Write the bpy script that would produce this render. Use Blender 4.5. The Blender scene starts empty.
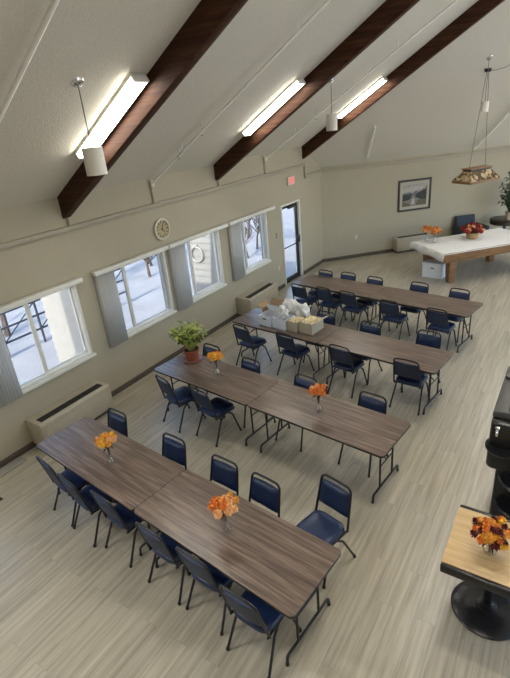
import bpy, bmesh, math, random
from mathutils import Vector, Matrix, Euler
random.seed(11)
PI = math.pi
SC = bpy.context.scene
COL = SC.collection
R = math.radians

# ------------------------------------------------------------------ materials
def nodes(m):
    m.use_nodes = True
    nt = m.node_tree
    return nt, nt.nodes, nt.links, nt.nodes['Principled BSDF']

def mat(name, col, rough=.5, metal=0.0, spec=.5, vary=.0, vscale=8.0, bump=0.0, bscale=60.0, coat=0.0, emit=None, estr=0.0, alpha=1.0):
    m = bpy.data.materials.new(name)
    nt, N, L, P = nodes(m)
    P.inputs['Base Color'].default_value = (*col, 1)
    P.inputs['Roughness'].default_value = rough
    P.inputs['Metallic'].default_value = metal
    P.inputs['Specular IOR Level'].default_value = spec
    if coat: P.inputs['Coat Weight'].default_value = coat
    tc = N.new('ShaderNodeTexCoord')
    if vary:
        nz = N.new('ShaderNodeTexNoise'); nz.inputs['Scale'].default_value = vscale; nz.inputs['Detail'].default_value = 4
        L.new(tc.outputs['Object'], nz.inputs['Vector'])
        rp = N.new('ShaderNodeMapRange')
        rp.inputs['From Min'].default_value = .3; rp.inputs['From Max'].default_value = .7
        rp.inputs['To Min'].default_value = 1 - vary; rp.inputs['To Max'].default_value = 1 + vary
        L.new(nz.outputs['Fac'], rp.inputs['Value'])
        mx = N.new('ShaderNodeVectorMath'); mx.operation = 'SCALE'
        mx.inputs[0].default_value = col
        L.new(rp.outputs['Result'], mx.inputs['Scale'])
        L.new(mx.outputs['Vector'], P.inputs['Base Color'])
    if bump:
        nb = N.new('ShaderNodeTexNoise'); nb.inputs['Scale'].default_value = bscale; nb.inputs['Detail'].default_value = 3
        L.new(tc.outputs['Object'], nb.inputs['Vector'])
        bp = N.new('ShaderNodeBump'); bp.inputs['Strength'].default_value = bump; bp.inputs['Distance'].default_value = .01
        L.new(nb.outputs['Fac'], bp.inputs['Height']); L.new(bp.outputs['Normal'], P.inputs['Normal'])
    if emit:
        P.inputs['Emission Color'].default_value = (*emit, 1); P.inputs['Emission Strength'].default_value = estr
    return m

def grain(name, c0, c1, c2, scale=(1.2, 22, 22), rough=.35, spec=.5, coat=0.0, bump=.05, wave=0.0):
    """wood grain running along local x"""
    m = bpy.data.materials.new(name)
    nt, N, L, P = nodes(m)
    tc = N.new('ShaderNodeTexCoord'); oi = N.new('ShaderNodeObjectInfo')
    ad = N.new('ShaderNodeVectorMath'); ad.operation = 'ADD'
    sc = N.new('ShaderNodeVectorMath'); sc.operation = 'SCALE'; sc.inputs[0].default_value = (37, 11, 5)
    L.new(oi.outputs['Random'], sc.inputs['Scale'])
    L.new(tc.outputs['Object'], ad.inputs[0]); L.new(sc.outputs['Vector'], ad.inputs[1])
    mp = N.new('ShaderNodeMapping'); mp.inputs['Scale'].default_value = scale
    L.new(ad.outputs['Vector'], mp.inputs['Vector'])
    nz = N.new('ShaderNodeTexNoise'); nz.inputs['Scale'].default_value = 1; nz.inputs['Detail'].default_value = 6
    nz.inputs['Roughness'].default_value = .62; nz.inputs['Distortion'].default_value = .5 + wave
    L.new(mp.outputs['Vector'], nz.inputs['Vector'])
    cr = N.new('ShaderNodeValToRGB')
    e = cr.color_ramp.elements
    e[0].position = .3; e[0].color = (*c0, 1)
    e[1].position = .72; e[1].color = (*c2, 1)
    k = cr.color_ramp.elements.new(.5); k.color = (*c1, 1)
    L.new(nz.outputs['Fac'], cr.inputs['Fac']); L.new(cr.outputs['Color'], P.inputs['Base Color'])
    P.inputs['Roughness'].default_value = rough; P.inputs['Specular IOR Level'].default_value = spec
    if coat: P.inputs['Coat Weight'].default_value = coat
    bp = N.new('ShaderNodeBump'); bp.inputs['Strength'].default_value = bump; bp.inputs['Distance'].default_value = .004
    L.new(nz.outputs['Fac'], bp.inputs['Height']); L.new(bp.outputs['Normal'], P.inputs['Normal'])
    return m

def floor_mat():
    m = bpy.data.materials.new('plank_floor')
    nt, N, L, P = nodes(m)
    tc = N.new('ShaderNodeTexCoord')
    mp = N.new('ShaderNodeMapping'); mp.inputs['Rotation'].default_value = (0, 0, PI / 2)
    L.new(tc.outputs['Object'], mp.inputs['Vector'])
    br = N.new('ShaderNodeTexBrick')
    br.offset = .37; br.offset_frequency = 2
    for k, v in (('Scale', 1.0), ('Mortar Size', .0012), ('Mortar Smooth', .2), ('Bias', 0), ('Brick Width', 1.22), ('Row Height', .18)):
        br.inputs[k].default_value = v
    br.inputs['Color1'].default_value = (0, 0, 0, 1); br.inputs['Color2'].default_value = (1, 1, 1, 1); br.inputs['Mortar'].default_value = (.5, .5, .5, 1)
    L.new(mp.outputs['Vector'], br.inputs['Vector'])
    # streaks along the planks (world y), shifted plank by plank
    sh = N.new('ShaderNodeVectorMath'); sh.operation = 'MULTIPLY_ADD'
    sh.inputs[1].default_value = (3, 7, 0)
    L.new(br.outputs['Color'], sh.inputs[0]); L.new(tc.outputs['Object'], sh.inputs[2])
    m2 = N.new('ShaderNodeMapping'); m2.inputs['Scale'].default_value = (20, .8, 1)
    L.new(sh.outputs['Vector'], m2.inputs['Vector'])
    nz = N.new('ShaderNodeTexNoise'); nz.inputs['Scale'].default_value = 1; nz.inputs['Detail'].default_value = 6; nz.inputs['Roughness'].default_value = .65; nz.inputs['Distortion'].default_value = .4
    L.new(m2.outputs['Vector'], nz.inputs['Vector'])
    cr = N.new('ShaderNodeValToRGB')
    e = cr.color_ramp.elements
    e[0].position = .28; e[0].color = (.255, .225, .168, 1)
    e[1].position = .74; e[1].color = (.52, .472, .375, 1)
    k = e.new(.5); k.color = (.385, .347, .268, 1)
    L.new(nz.outputs['Fac'], cr.inputs['Fac'])
    # per plank tone
    tn = N.new('ShaderNodeMapRange'); tn.inputs['To Min'].default_value = .95; tn.inputs['To Max'].default_value = 1.05
    L.new(br.outputs['Color'], tn.inputs['Value'])
    mu = N.new('ShaderNodeVectorMath'); mu.operation = 'SCALE'
    L.new(cr.outputs['Color'], mu.inputs[0]); L.new(tn.outputs['Result'], mu.inputs['Scale'])
    jx = N.new('ShaderNodeMix'); jx.data_type = 'RGBA'
    fm = N.new('ShaderNodeMath'); fm.operation = 'MULTIPLY'; fm.inputs[1].default_value = .55
    L.new(br.outputs['Fac'], fm.inputs[0]); L.new(fm.outputs[0], jx.inputs['Factor'])
    L.new(mu.outputs['Vector'], jx.inputs['A']); jx.inputs['B'].default_value = (.12, .10, .08, 1)
    L.new(jx.outputs['Result'], P.inputs['Base Color'])
    P.inputs['Roughness'].default_value = .30; P.inputs['Specular IOR Level'].default_value = .6
    bp = N.new('ShaderNodeBump'); bp.inputs['Strength'].default_value = .08; bp.inputs['Distance'].default_value = .003
    L.new(nz.outputs['Fac'], bp.inputs['Height']); L.new(bp.outputs['Normal'], P.inputs['Normal'])
    return m

def glass_mat(name, tint=(1, 1, 1), refl=.08, rough=.02):
    m = bpy.data.materials.new(name); m.use_nodes = True
    nt = m.node_tree; N = nt.nodes; L = nt.links; N.clear()
    o = N.new('ShaderNodeOutputMaterial'); t = N.new('ShaderNodeBsdfTransparent'); g = N.new('ShaderNodeBsdfGlossy'); x = N.new('ShaderNodeMixShader')
    lw = N.new('ShaderNodeLayerWeight'); f = N.new('ShaderNodeMath'); f.operation = 'POWER'; f.inputs[1].default_value = 4.0
    L.new(lw.outputs['Facing'], f.inputs[0])
    mm = N.new('ShaderNodeMath'); mm.operation = 'MULTIPLY_ADD'; mm.inputs[1].default_value = .55; mm.inputs[2].default_value = refl; mm.use_clamp = True
    t.inputs['Color'].default_value = (*tint, 1); g.inputs['Roughness'].default_value = rough
    L.new(f.outputs[0], mm.inputs[0]); L.new(mm.outputs[0], x.inputs['Fac']); L.new(t.outputs[0], x.inputs[1]); L.new(g.outputs[0], x.inputs[2]); L.new(x.outputs[0], o.inputs['Surface'])
    return m

M = {}
M['wall'] = mat('wall_paint', (.425, .382, .292), .75, spec=.25, vary=.02, vscale=1.5, bump=.05, bscale=120)
M['ceiling'] = mat('ceiling_texture', (.58, .548, .462), .9, spec=.15, vary=.05, vscale=40, bump=.55, bscale=45)
M['floor'] = floor_mat()
M['base'] = mat('baseboard_vinyl', (.085, .068, .05), .5, vary=.1)
M['trim'] = mat('trim_paint', (.36, .325, .255), .6, vary=.03)
M['pipe'] = mat('pipe_paint', (.84, .82, .76), .5, vary=.04)
M['beam'] = grain('beam_wood', (.022, .0075, .0035), (.046, .017, .007), (.088, .036, .014), (1.3, 26, 26), .6, spec=.18, bump=.15)
M['table'] = grain('walnut_laminate', (.052, .033, .024), (.128, .088, .066), (.27, .205, .160), (1.5, 34, 34), .30, spec=.6, bump=.02)
M['black'] = mat('black_metal', (.012, .012, .014), .38, spec=.5, vary=.1)
M['edge'] = mat('black_edge', (.018, .015, .014), .45)
M['navy'] = mat('navy_vinyl', (.011, .024, .074), .34, spec=.5, vary=.12, vscale=14, bump=.05, bscale=90)
M['navyback'] = mat('navy_textured_back', (.021, .033, .070), .5, spec=.4, vary=.2, vscale=60, bump=.25, bscale=180)
M['white'] = mat('white_vinyl', (.72, .71, .66), .45, vary=.03)
M['vane'] = mat('blind_vane', (.66, .66, .66), .6, vary=.04)
def vane_mat():
    m = bpy.data.materials.new('blind_vane'); m.use_nodes = True
    nt = m.node_tree; N = nt.nodes; L = nt.links; P = N['Principled BSDF']; P.inputs['Base Color'].default_value = (.74, .74, .73, 1); P.inputs['Roughness'].default_value = .55
    t_ = N.new('ShaderNodeBsdfTranslucent'); t_.inputs['Color'].default_value = (.8, .8, .8, 1); x = N.new('ShaderNodeMixShader'); x.inputs['Fac'].default_value = .6
    L.new(P.outputs[0], x.inputs[1]); L.new(t_.outputs[0], x.inputs[2]); L.new(x.outputs[0], N['Material Output'].inputs['Surface'])
    return m
M['vane'] = vane_mat()
M['siding'] = mat('white_siding', (.30, .295, .28), .6, vary=.04)
M['glass'] = glass_mat('window_glass', (.92, .93, .94), .015)
M['vglass'] = glass_mat('vase_glass', (.985, .99, .99), .16, .05)
M['ac'] = mat('heater_enamel', (.44, .40, .31), .45, vary=.04)
M['acdark'] = mat('heater_grille', (.016, .013, .011), .6)
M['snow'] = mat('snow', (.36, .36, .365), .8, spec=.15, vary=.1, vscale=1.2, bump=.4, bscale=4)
M['bark'] = mat('bark', (.11, .085, .07), .9, vary=.3, vscale=10)
M['rail'] = mat('dark_rail', (.05, .055, .07), .5)
M['lampon'] = mat('lit_diffuser', (.9, .9, .86), .5, emit=(1, .965, .88), estr=10.5)
M['fillhigh'] = mat('fill_diffuser_high', (.9, .9, .86), .5, emit=(1, .955, .86), estr=44.0)  # stronger glow for the unseen fill lights at the ridge and bay
M['fillside'] = mat('fill_diffuser_side', (.9, .9, .86), .5, emit=(.97, .98, 1.0), estr=46.0)  # strong cool glow for the unseen fill light behind the camera
M['lampbody'] = mat('fixture_enamel', (.70, .68, .62), .5)
M['pendant'] = mat('pendant_enamel', (.72, .70, .64), .5, vary=.03)
M['chrome'] = mat('chrome', (.75, .75, .77), .15, metal=1)
M['steel'] = mat('brushed_plate', (.50, .48, .43), .4, metal=.6)
M['cable'] = mat('cable', (.10, .09, .08), .5)
M['terra'] = mat('terracotta', (.25, .068, .032), .6, vary=.12)
M['saucer'] = mat('saucer_glaze', (.32, .14, .11), .3)
M['soil'] = mat('soil', (.03, .02, .013), .95, vary=.3, vscale=60)
M['leaf'] = mat('leaf_light', (.36, .41, .10), .5, vary=.35, vscale=9)
M['leafd'] = mat('leaf_dark', (.022, .050, .022), .5, vary=.3, vscale=9)
M['stem'] = mat('flower_stem', (.022, .035, .014), .6)
M['orange'] = mat('petal_orange', (.74, .23, .04), .6, vary=.25, vscale=40)
M['amber'] = mat('petal_amber', (.80, .40, .06), .6, vary=.2, vscale=40)
M['yellow'] = mat('petal_yellow', (.85, .50, .05), .6, vary=.2, vscale=40)
M['peach'] = mat('petal_peach', (.84, .48, .22), .6, vary=.2, vscale=40)
M['maroon'] = mat('petal_maroon', (.12, .012, .014), .6, vary=.3, vscale=40)
M['red'] = mat('petal_red', (.36, .022, .028), .6, vary=.3, vscale=40)
M['boxwhite'] = mat('white_card', (.74, .76, .80), .7, vary=.03)
M['boxtan'] = mat('buff_card', (.47, .41, .31), .75, vary=.05)
M['boxbrown'] = mat('brown_card', (.36, .24, .13), .8, vary=.06)
M['bag'] = mat('plastic_bag', (.74, .73, .71), .35, vary=.04)
M['pinkbag'] = mat('pink_bag', (.62, .47, .42), .4, vary=.08)
M['packet'] = mat('cream_packet', (.74, .64, .40), .6, vary=.35, vscale=30)
M['poolwood'] = grain('oak_rail', (.15, .072, .026), (.22, .11, .042), (.30, .16, .065), (2, 20, 20), .4)
M['cloth'] = mat('white_cloth', (.74, .73, .71), .8, spec=.2, vary=.02, bump=.08, bscale=14)
M['basket'] = mat('wicker', (.40, .27, .12), .7, vary=.3, vscale=50, bump=.5, bscale=90)
M['maple'] = grain('butcher_block', (.46, .30, .135), (.56, .385, .19), (.65, .47, .255), (1.6, 26, 26), .4)
M['blackgloss'] = mat('black_gloss', (.010, .010, .012), .28, spec=.5, vary=.1, bump=.12, bscale=30)
M['greytop'] = mat('charcoal_top', (.062, .062, .066), .5, vary=.05)
M['frame'] = mat('dark_frame', (.028, .018, .012), .4, vary=.2)
M['mount'] = mat('picture_mount', (.42, .39, .32), .7)
M['slate'] = mat('slate_fabric', (.035, .05, .065), .8, vary=.15, vscale=40)
M['darkwood'] = grain('dark_wood', (.018, .010, .008), (.03, .018, .013), (.05, .03, .022), rough=.35)
M['exitred'] = mat('exit_letters', (.6, .02, .02), .5, emit=(1, .03, .03), estr=.35)
M['exitface'] = mat('exit_face', (.66, .45, .42), .5, emit=(1, .35, .33), estr=.1)
M['clockrim'] = mat('clock_rim', (.60, .56, .46), .4, metal=.3)
M['clockface'] = mat('clock_face', (.42, .34, .20), .6, vary=.3, vscale=30)
M['ink'] = mat('ink', (.02, .018, .016), .6)
M['plate'] = mat('wall_plate', (.62, .59, .50), .45)
M['plated'] = mat('wall_plate_brown', (.20, .17, .12), .45)
M['vent'] = mat('floor_vent', (.03, .028, .026), .5)
M['pad'] = mat('grey_panel', (.27, .265, .235), .6, vary=.05)

def shade_glass():
    """mosaic panels of the billiard lamp: tan and umber tiles"""
    m = bpy.data.materials.new('mosaic_glass')
    nt, N, L, P = nodes(m)
    tc = N.new('ShaderNodeTexCoord')
    v = N.new('ShaderNodeTexVoronoi'); v.inputs['Scale'].default_value = 13
    L.new(tc.outputs['Object'], v.inputs['Vector'])
    cr = N.new('ShaderNodeValToRGB'); cr.color_ramp.interpolation = 'CONSTANT'
    e = cr.color_ramp.elements
    e[0].position = 0; e[0].color = (.07, .045, .022, 1)
    e[1].position = .42; e[1].color = (.36, .25, .12, 1)
    k = e.new(.7); k.color = (.45, .36, .22, 1)
    sp = N.new('ShaderNodeSeparateColor'); L.new(v.outputs['Color'], sp.inputs[0])
    L.new(sp.outputs[0], cr.inputs['Fac']); L.new(cr.outputs['Color'], P.inputs['Base Color'])
    P.inputs['Roughness'].default_value = .3
    return m
M['mosaic'] = shade_glass()

# ------------------------------------------------------------------ mesh builder
class MB:
    def __init__(s, mtx=None):
        s.v = []; s.f = []; s.m = []; s.M = mtx or Matrix.Identity(4); s.cur = 0
    def add(s, vs, fs, loc=None):
        b = len(s.v)
        T = s.M if loc is None else s.M @ loc
        s.v += [tuple(T @ Vector(p)) for p in vs]
        s.f += [[i + b for i in f] for f in fs]; s.m += [s.cur] * len(fs)
        return s
    def box(s, a, b, loc=None):
        x0, y0, z0 = a; x1, y1, z1 = b
        return s.add([(x0, y0, z0), (x1, y0, z0), (x1, y1, z0), (x0, y1, z0), (x0, y0, z1), (x1, y0, z1), (x1, y1, z1), (x0, y1, z1)],
                     [(3, 2, 1, 0), (4, 5, 6, 7), (0, 1, 5, 4), (1, 2, 6, 5), (2, 3, 7, 6), (3, 0, 4, 7)], loc)
    def cbox(s, c, d, loc=None):
        return s.box([c[i] - d[i] / 2 for i in range(3)], [c[i] + d[i] / 2 for i in range(3)], loc)
    def prism(s, poly, z0, z1, loc=None):
        """poly in xy (counter-clockwise), extruded in z"""
        n = len(poly)
        vs = [(x, y, z0) for x, y in poly] + [(x, y, z1) for x, y in poly]
        fs = [list(range(n))[::-1], list(range(n, 2 * n))] + [(i, (i + 1) % n, n + (i + 1) % n, n + i) for i in range(n)]
        return s.add(vs, fs, loc)
    def hexa(s, lo, hi):
        """lo and hi: four points each, same order counter-clockwise seen from hi"""
        return s.add(list(lo) + list(hi), [(3, 2, 1, 0), (4, 5, 6, 7), (0, 1, 5, 4), (1, 2, 6, 5), (2, 3, 7, 6), (3, 0, 4, 7)])
    def tube(s, pts, r, seg=8, closed=False, loc=None):
        P = [Vector(p) for p in pts]; n = len(P)
        rr = r if isinstance(r, (list, tuple)) else [r] * n
        vs = []; prev = None
        for i in range(n):
            if closed: t = P[(i + 1) % n] - P[i - 1]
            elif i == 0: t = P[1] - P[0]
            elif i == n - 1: t = P[-1] - P[-2]
            else: t = (P[i + 1] - P[i]).normalized() + (P[i] - P[i - 1]).normalized()
            t.normalize()
            if prev is None:
                a = Vector((0, 0, 1)) if abs(t.z) < .9 else Vector((1, 0, 0))
                u = t.cross(a).normalized()
            else:
                u = (prev - t * prev.dot(t)).normalized()
            prev = u; w = t.cross(u)
            for k in range(seg):
                an = 2 * PI * k / seg
                vs.append(tuple(P[i] + (u * math.cos(an) + w * math.sin(an)) * rr[i]))
        fs = []
        for i in range(n if closed else n - 1):
            j = (i + 1) % n
            for k in range(seg):
                l = (k + 1) % seg
                fs.append((i * seg + k, i * seg + l, j * seg + l, j * seg + k))
        if not closed:
            fs.append(list(range(seg))[::-1]); fs.append([(n - 1) * seg + k for k in range(seg)])
        return s.add(vs, fs, loc)
    def lathe(s, prof, seg=20, loc=None, caps=True):
        vs = []; n = len(prof)
        for r, z in prof:
            for k in range(seg):
                a = 2 * PI * k / seg; vs.append((r * math.cos(a), r * math.sin(a), z))
        fs = [(i * seg + k, i * seg + (k + 1) % seg, (i + 1) * seg + (k + 1) % seg, (i + 1) * seg + k) for i in range(n - 1) for k in range(seg)]
        if caps and prof[0][0] > 2e-3: fs.append(list(range(seg))[::-1])
        if caps and prof[-1][0] > 2e-3: fs.append([(n - 1) * seg + k for k in range(seg)])
        return s.add(vs, fs, loc)
    def grid(s, fn, nu, nv, loc=None):
        vs = [fn(i / nu, j / nv) for j in range(nv + 1) for i in range(nu + 1)]
        fs = [(j * (nu + 1) + i, j * (nu + 1) + i + 1, (j + 1) * (nu + 1) + i + 1, (j + 1) * (nu + 1) + i) for j in range(nv) for i in range(nu)]
        return s.add(vs, fs, loc)
    def build(s, name, m, parent=None, bevel=0.0, seg=2, smooth=True, ang=40, loc=None, rz=0.0, rot=None, weld=False):
        me = bpy.data.meshes.new(name)
        me.from_pydata(s.v, [], s.f)
        ms = m if isinstance(m, (list, tuple)) else [m]
        for q in ms: me.materials.append(q)
        me.polygons.foreach_set('material_index', s.m)
        bm = bmesh.new(); bm.from_mesh(me)
        if weld: bmesh.ops.remove_doubles(bm, verts=bm.verts, dist=1e-5)
        bmesh.ops.recalc_face_normals(bm, faces=bm.faces)
        if bevel:
            es = [e for e in bm.edges if len(e.link_faces) == 2 and e.calc_face_angle(0) > R(30)]
            bmesh.ops.bevel(bm, geom=es, offset=bevel, segments=seg, affect='EDGES', profile=.5, clamp_overlap=True)
        for f in bm.faces: f.smooth = smooth
        if smooth:
            for e in bm.edges:
                if len(e.link_faces) == 2 and e.calc_face_angle(0) > R(ang): e.smooth = False
        bm.to_mesh(me); bm.free()
        o = bpy.data.objects.new(name, me); COL.objects.link(o)
        if parent: o.parent = parent
        if loc: o.location = loc
        if rot: o.rotation_euler = rot
        elif rz: o.rotation_euler = (0, 0, rz)
        return o

def tag(o, label, cat, group=None, kind=None):
    o['label'] = label; o['category'] = cat
    if group: o['group'] = group
    if kind: o['kind'] = kind
    return o
def thing(name, label, cat, loc=(0, 0, 0), rz=0.0, group=None):
    o = bpy.data.objects.new(name, None); COL.objects.link(o)
    o.location = loc; o.rotation_euler = (0, 0, rz); o.empty_display_size = .1
    return tag(o, label, cat, group)
def struct(o):
    o['kind'] = 'structure'; return o
def dup(o, parent=None):
    c = o.copy(); COL.objects.link(c)
    if parent: c.parent = parent
    for ch in list(o.children): dup(ch, c)
    return c
def rrect(w, d, r, seg=5):
    pts = []
    for cx, cy, a0 in ((w / 2 - r, d / 2 - r, 0), (-w / 2 + r, d / 2 - r, 90), (-w / 2 + r, -d / 2 + r, 180), (w / 2 - r, -d / 2 + r, 270)):
        for k in range(seg + 1):
            a = R(a0 + 90 * k / seg); pts.append((cx + r * math.cos(a), cy + r * math.sin(a)))
    return pts
def T(x, y, z, rz=0, rx=0, ry=0):
    return Matrix.Translation((x, y, z)) @ Euler((rx, ry, rz)).to_matrix().to_4x4()
def arc(c, r, a0, a1, n, plane='xz'):
    out = []
    for k in range(n + 1):
        a = R(a0 + (a1 - a0) * k / n); u, w = r * math.cos(a), r * math.sin(a)
        out.append((c[0] + u, c[1], c[2] + w) if plane == 'xz' else (c[0], c[1] + u, c[2] + w))
    return out

# ------------------------------------------------------------------ room shell
SL = .613; Z0 = 3.37; XR = 6.8; YN = -5.0; Y3 = 10.05; YC = 11.1; XE = 9.6
ZT = Z0 - SL * (YC - Y3)                    # height where the bay ceiling meets the bay walls
def roof(x): return Z0 + SL * x if x <= XR else Z0 + SL * (2 * XR - x)

b = MB()
b.prism([(-.2, YN - .2), (XE + .2, YN - .2), (XE + .2, 15.1), (XR, 17.9 + .28), (-.2, YC + .08)], -.12, 0)
struct(b.build('floor', M['floor'], smooth=False))

# window wall, with openings
WIN = [(.92, 2.52), (2.92, 4.50), (4.62, 6.16), (6.52, 8.06)]
WINALL = [(-3.3, -1.7), (-1.1, .5)] + WIN  # first two are unseen, added for daylight on the left floor
SILL, HEAD = .92, 2.13
DOOR = (8.77, 9.76, 2.10)
b = MB()
ys = [YN - .2]
for w in WINALL: ys += [w[0], w[1]]
ys += [DOOR[0], DOOR[1], YC + .083]
for i in range(len(ys) - 1):
    a, c = ys[i], ys[i + 1]
    if i % 2 == 0: b.box((-.2, a, -.12), (0, c, Z0 + .1) if c < 10 else (0, Y3 + .1, Z0 + .1))
    elif i == 13: b.box((-.2, a, DOOR[2]), (0, c, Z0 + .1))
    else:
        b.box((-.2, a, -.12), (0, c, SILL)); b.box((-.2, a, HEAD), (0, c, Z0 + .1))
b.hexa([(-.2, Y3 + .1, -.12), (0, Y3 + .1, -.12), (0, YC, -.12), (-.2, YC + .083, -.12)],
       [(-.2, Y3 + .1, Z0 + .1), (0, Y3 + .1, Z0 + .1), (0, YC, ZT + .08), (-.2, YC + .083, ZT + .08)])
struct(b.build('wall_left', M['wall'], smooth=False))
# bay wall at 45 degrees and the rest of the room, behind and beside the camera
k = .1414
b = MB(); b.hexa([(0, YC, -.12), (XR, YC + XR, -.12), (XR, YC + XR + .283, -.12), (-.2, YC + .083, -.12)],
                 [(0, YC, ZT + .1), (XR, YC + XR, ZT + .1), (XR, YC + XR + .283, ZT + .1), (-.2, YC + .083, ZT + .1)])
struct(b.build('wall_back', M['wall'], smooth=False))
yE = YC + XR - (XE - XR)
b = MB(T(XR, YC + XR, 0, -PI / 4)); WB = (XE - XR) * 1.4142
for x0, x1, z0, z1 in ((0, .35, -.12, ZT + .1), (WB - .35, WB + .12, -.12, ZT + .1), (.35, WB - .35, -.12, .4), (.35, WB - .35, 2.5, ZT + .1)): b.box((x0, .001, z0), (x1, .2, z1))  # wide unseen opening added to let daylight onto the back wall
struct(b.build('wall_bay', M['wall'], smooth=False))
b = MB()
for a, c in ((YN - .2, .5), (3.5, 4.5), (7.5, 8.2), (11.4, 11.8), (14.8, yE)): b.box((XE, a, -.12), (XE + .2, c, 6.2))
for a, c in ((.5, 3.5), (4.5, 7.5), (8.2, 11.4), (11.8, 14.8)):  # large unseen openings added to let in fill daylight
    b.box((XE, a, -.12), (XE + .2, c, .5)); b.box((XE, a, 4.6), (XE + .2, c, 6.2))
struct(b.build('wall_right', M['wall'], smooth=False))
b = MB(); b.box((0, YN - .2, -.12), (XE, YN, 7.6)); struct(b.build('wall_near', M['wall'], smooth=False))
# ceiling: main slope, far slope and bay slopes
t = .15
def slab(b, q):
    b.add(list(q) + [(x, y, z + t) for x, y, z in q], [(3, 2, 1, 0), (4, 5, 6, 7), (0, 1, 5, 4), (1, 2, 6, 5), (2, 3, 7, 6), (3, 0, 4, 7)] if len(q) == 4 else
          [(2, 1, 0), (3, 4, 5), (0, 1, 4, 3), (1, 2, 5, 4), (2, 0, 3, 5)])
b = MB(); slab(b, [(-.2, YN - .2, roof(-.2)), (XR, YN - .2, roof(XR)), (XR, Y3, roof(XR)), (-.2, Y3, roof(-.2))])
struct(b.build('ceiling', M['ceiling'], smooth=False))
b = MB(); slab(b, [(XR, YN - .2, roof(XR)), (XE + .2, YN - .2, roof(XE + .2)), (XE + .2, Y3, roof(XE + .2)), (XR, Y3, roof(XR))])
struct(b.build('ceiling', M['ceiling'], smooth=False))
def bay(x, y): return ZT + SL * ((x if x <= XR else 2 * XR - x) - (y - YC))
b = MB(); slab(b, [(-.2, Y3, bay(-.2, Y3)), (XR, Y3, bay(XR, Y3)), (XR, YC + XR + .25, bay(XR, YC + XR + .25)), (-.2, YC + .05, bay(-.2, YC + .05))])
struct(b.build('ceiling', M['ceiling'], smooth=False))
b = MB(); slab(b, [(XR, Y3, bay(XR, Y3)), (XE + .2, Y3, bay(XE + .2, Y3)), (XE + .2, yE + .05, bay(XE + .2, yE + .05)), (XR, YC + XR + .25, bay(XR, YC + XR + .25))])
struct(b.build('ceiling', M['ceiling'], smooth=False))

# baseboards
b = MB()
for a, c in ((YN, DOOR[0] - .03), (DOOR[1] + .05, YC)): b.box((0, a, 0), (.015, c, .10))
struct(b.build('baseboard_left', M['base'], bevel=.004))
b = MB(T(0, YC, 0, PI / 4)); b.box((.015, -.016, 0), (XR * 1.4142 - .05, -.001, .10)); struct(b.build('baseboard_back', M['base'], bevel=.004))
# painted wall rails (conduit boxing)
b = MB(); b.box((0, YN, 2.885), (.05, Y3 + .03, 2.95)); struct(b.build('trim_1', M['trim'], bevel=.006))
b = MB(); b.box((0, Y3 + .03, 2.60), (.05, Y3 + .09, 2.95)); struct(b.build('trim_2', M['trim'], bevel=.006))
b = MB(); b.hexa([(0, Y3 + .09, 2.575), (.05, Y3 + .09, 2.575), (.05, YC + .02, 2.575), (0, YC, 2.575)],
                 [(0, Y3 + .09, 2.66), (.05, Y3 + .09, 2.66), (.05, YC + .02, 2.66), (0, YC, 2.66)]); struct(b.build('trim_3', M['trim']))
b = MB(T(0, YC, 0, PI / 4)); b.box((.03, -.06, 2.575), (XR * 1.4142 - .1, 0, 2.67)); struct(b.build('trim_4', M['trim'], bevel=.006))

# roof beams
def beam(y, lab):
    d = .31
    b = MB(); x1 = XR
    b.add([(.002, y, roof(.002) - d), (x1, y, roof(x1) - d - .05), (x1, y, roof(x1)), (.002, y, roof(.002)),
           (.002, y + .14, roof(.002) - d), (x1, y + .14, roof(x1) - d - .05), (x1, y + .14, roof(x1)), (.002, y + .14, roof(.002))],
          [(0, 1, 2, 3), (7, 6, 5, 4), (0, 4, 5, 1), (1, 5, 6, 2), (2, 6, 7, 3), (3, 7, 4, 0)])
    return tag(b.build('roof_beam', M['beam'], bevel=.006), lab, 'beam', 'dark roof beams')
for y, lab in ((2.6, 'dark brown sloping roof beam nearest the camera, above the first and second windows'),
               (6.27, 'dark brown sloping roof beam in the middle, between the other two'),
               (10.04, 'dark brown sloping roof beam farthest off, ending by the glass door corner')):
    beam(y, lab)
for y in (-1.1,):
    beam(y, 'dark brown sloping roof beam behind the camera')

# ------------------------------------------------------------------ windows, blinds, door
def window(i, y0, y1, mull):
    t_ = struct(thing('window_%d' % i, '', '', (0, 0, 0))); del t_['label']; del t_['category']
    fw = .045
    b = MB()
    b.box((-.13, y0, SILL), (.022, y0 + fw, HEAD)); b.box((-.13, y1 - fw, SILL), (.022, y1, HEAD))
    b.box((-.13, y0 + fw, HEAD - fw), (.022, y1 - fw, HEAD)); b.box((-.13, y0 + fw, SILL), (.022, y1 - fw, SILL + fw))
    b.build('window_frame', M['white'], t_, bevel=.005)
    b = MB()
    b.box((-.09, mull - .02, SILL + fw), (-.03, mull + .02, HEAD - fw))
    for a, c, x in ((y0 + fw, mull - .02, -.05), (mull + .02, y1 - fw, -.08)):
        s = .018
        b.box((x - .02, a, SILL + fw), (x + .02, a + s, HEAD - fw)); b.box((x - .02, c - s, SILL + fw), (x + .02, c, HEAD - fw))
        b.box((x - .02, a + s, SILL + fw), (x + .02, c - s, SILL + fw + s)); b.box((x - .02, a + s, HEAD - fw - s), (x + .02, c - s, HEAD - fw))
    b.build('sash', M['white'], t_, bevel=.003)
    for a, c, x in ((y0 + fw + .018, mull - .038, -.05), (mull + .038, y1 - fw - .018, -.08)):
        b = MB(); b.box((x - .003, a, SILL + fw + .018), (x + .003, c, HEAD - fw - .018)); b.build('pane', M['glass'], t_, smooth=False)
    b = MB(); b.box((-.02, y0 - .04, SILL - .045), (.05, y1 + .04, SILL)); b.build('sill', M['white'], t_, bevel=.006)
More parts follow.
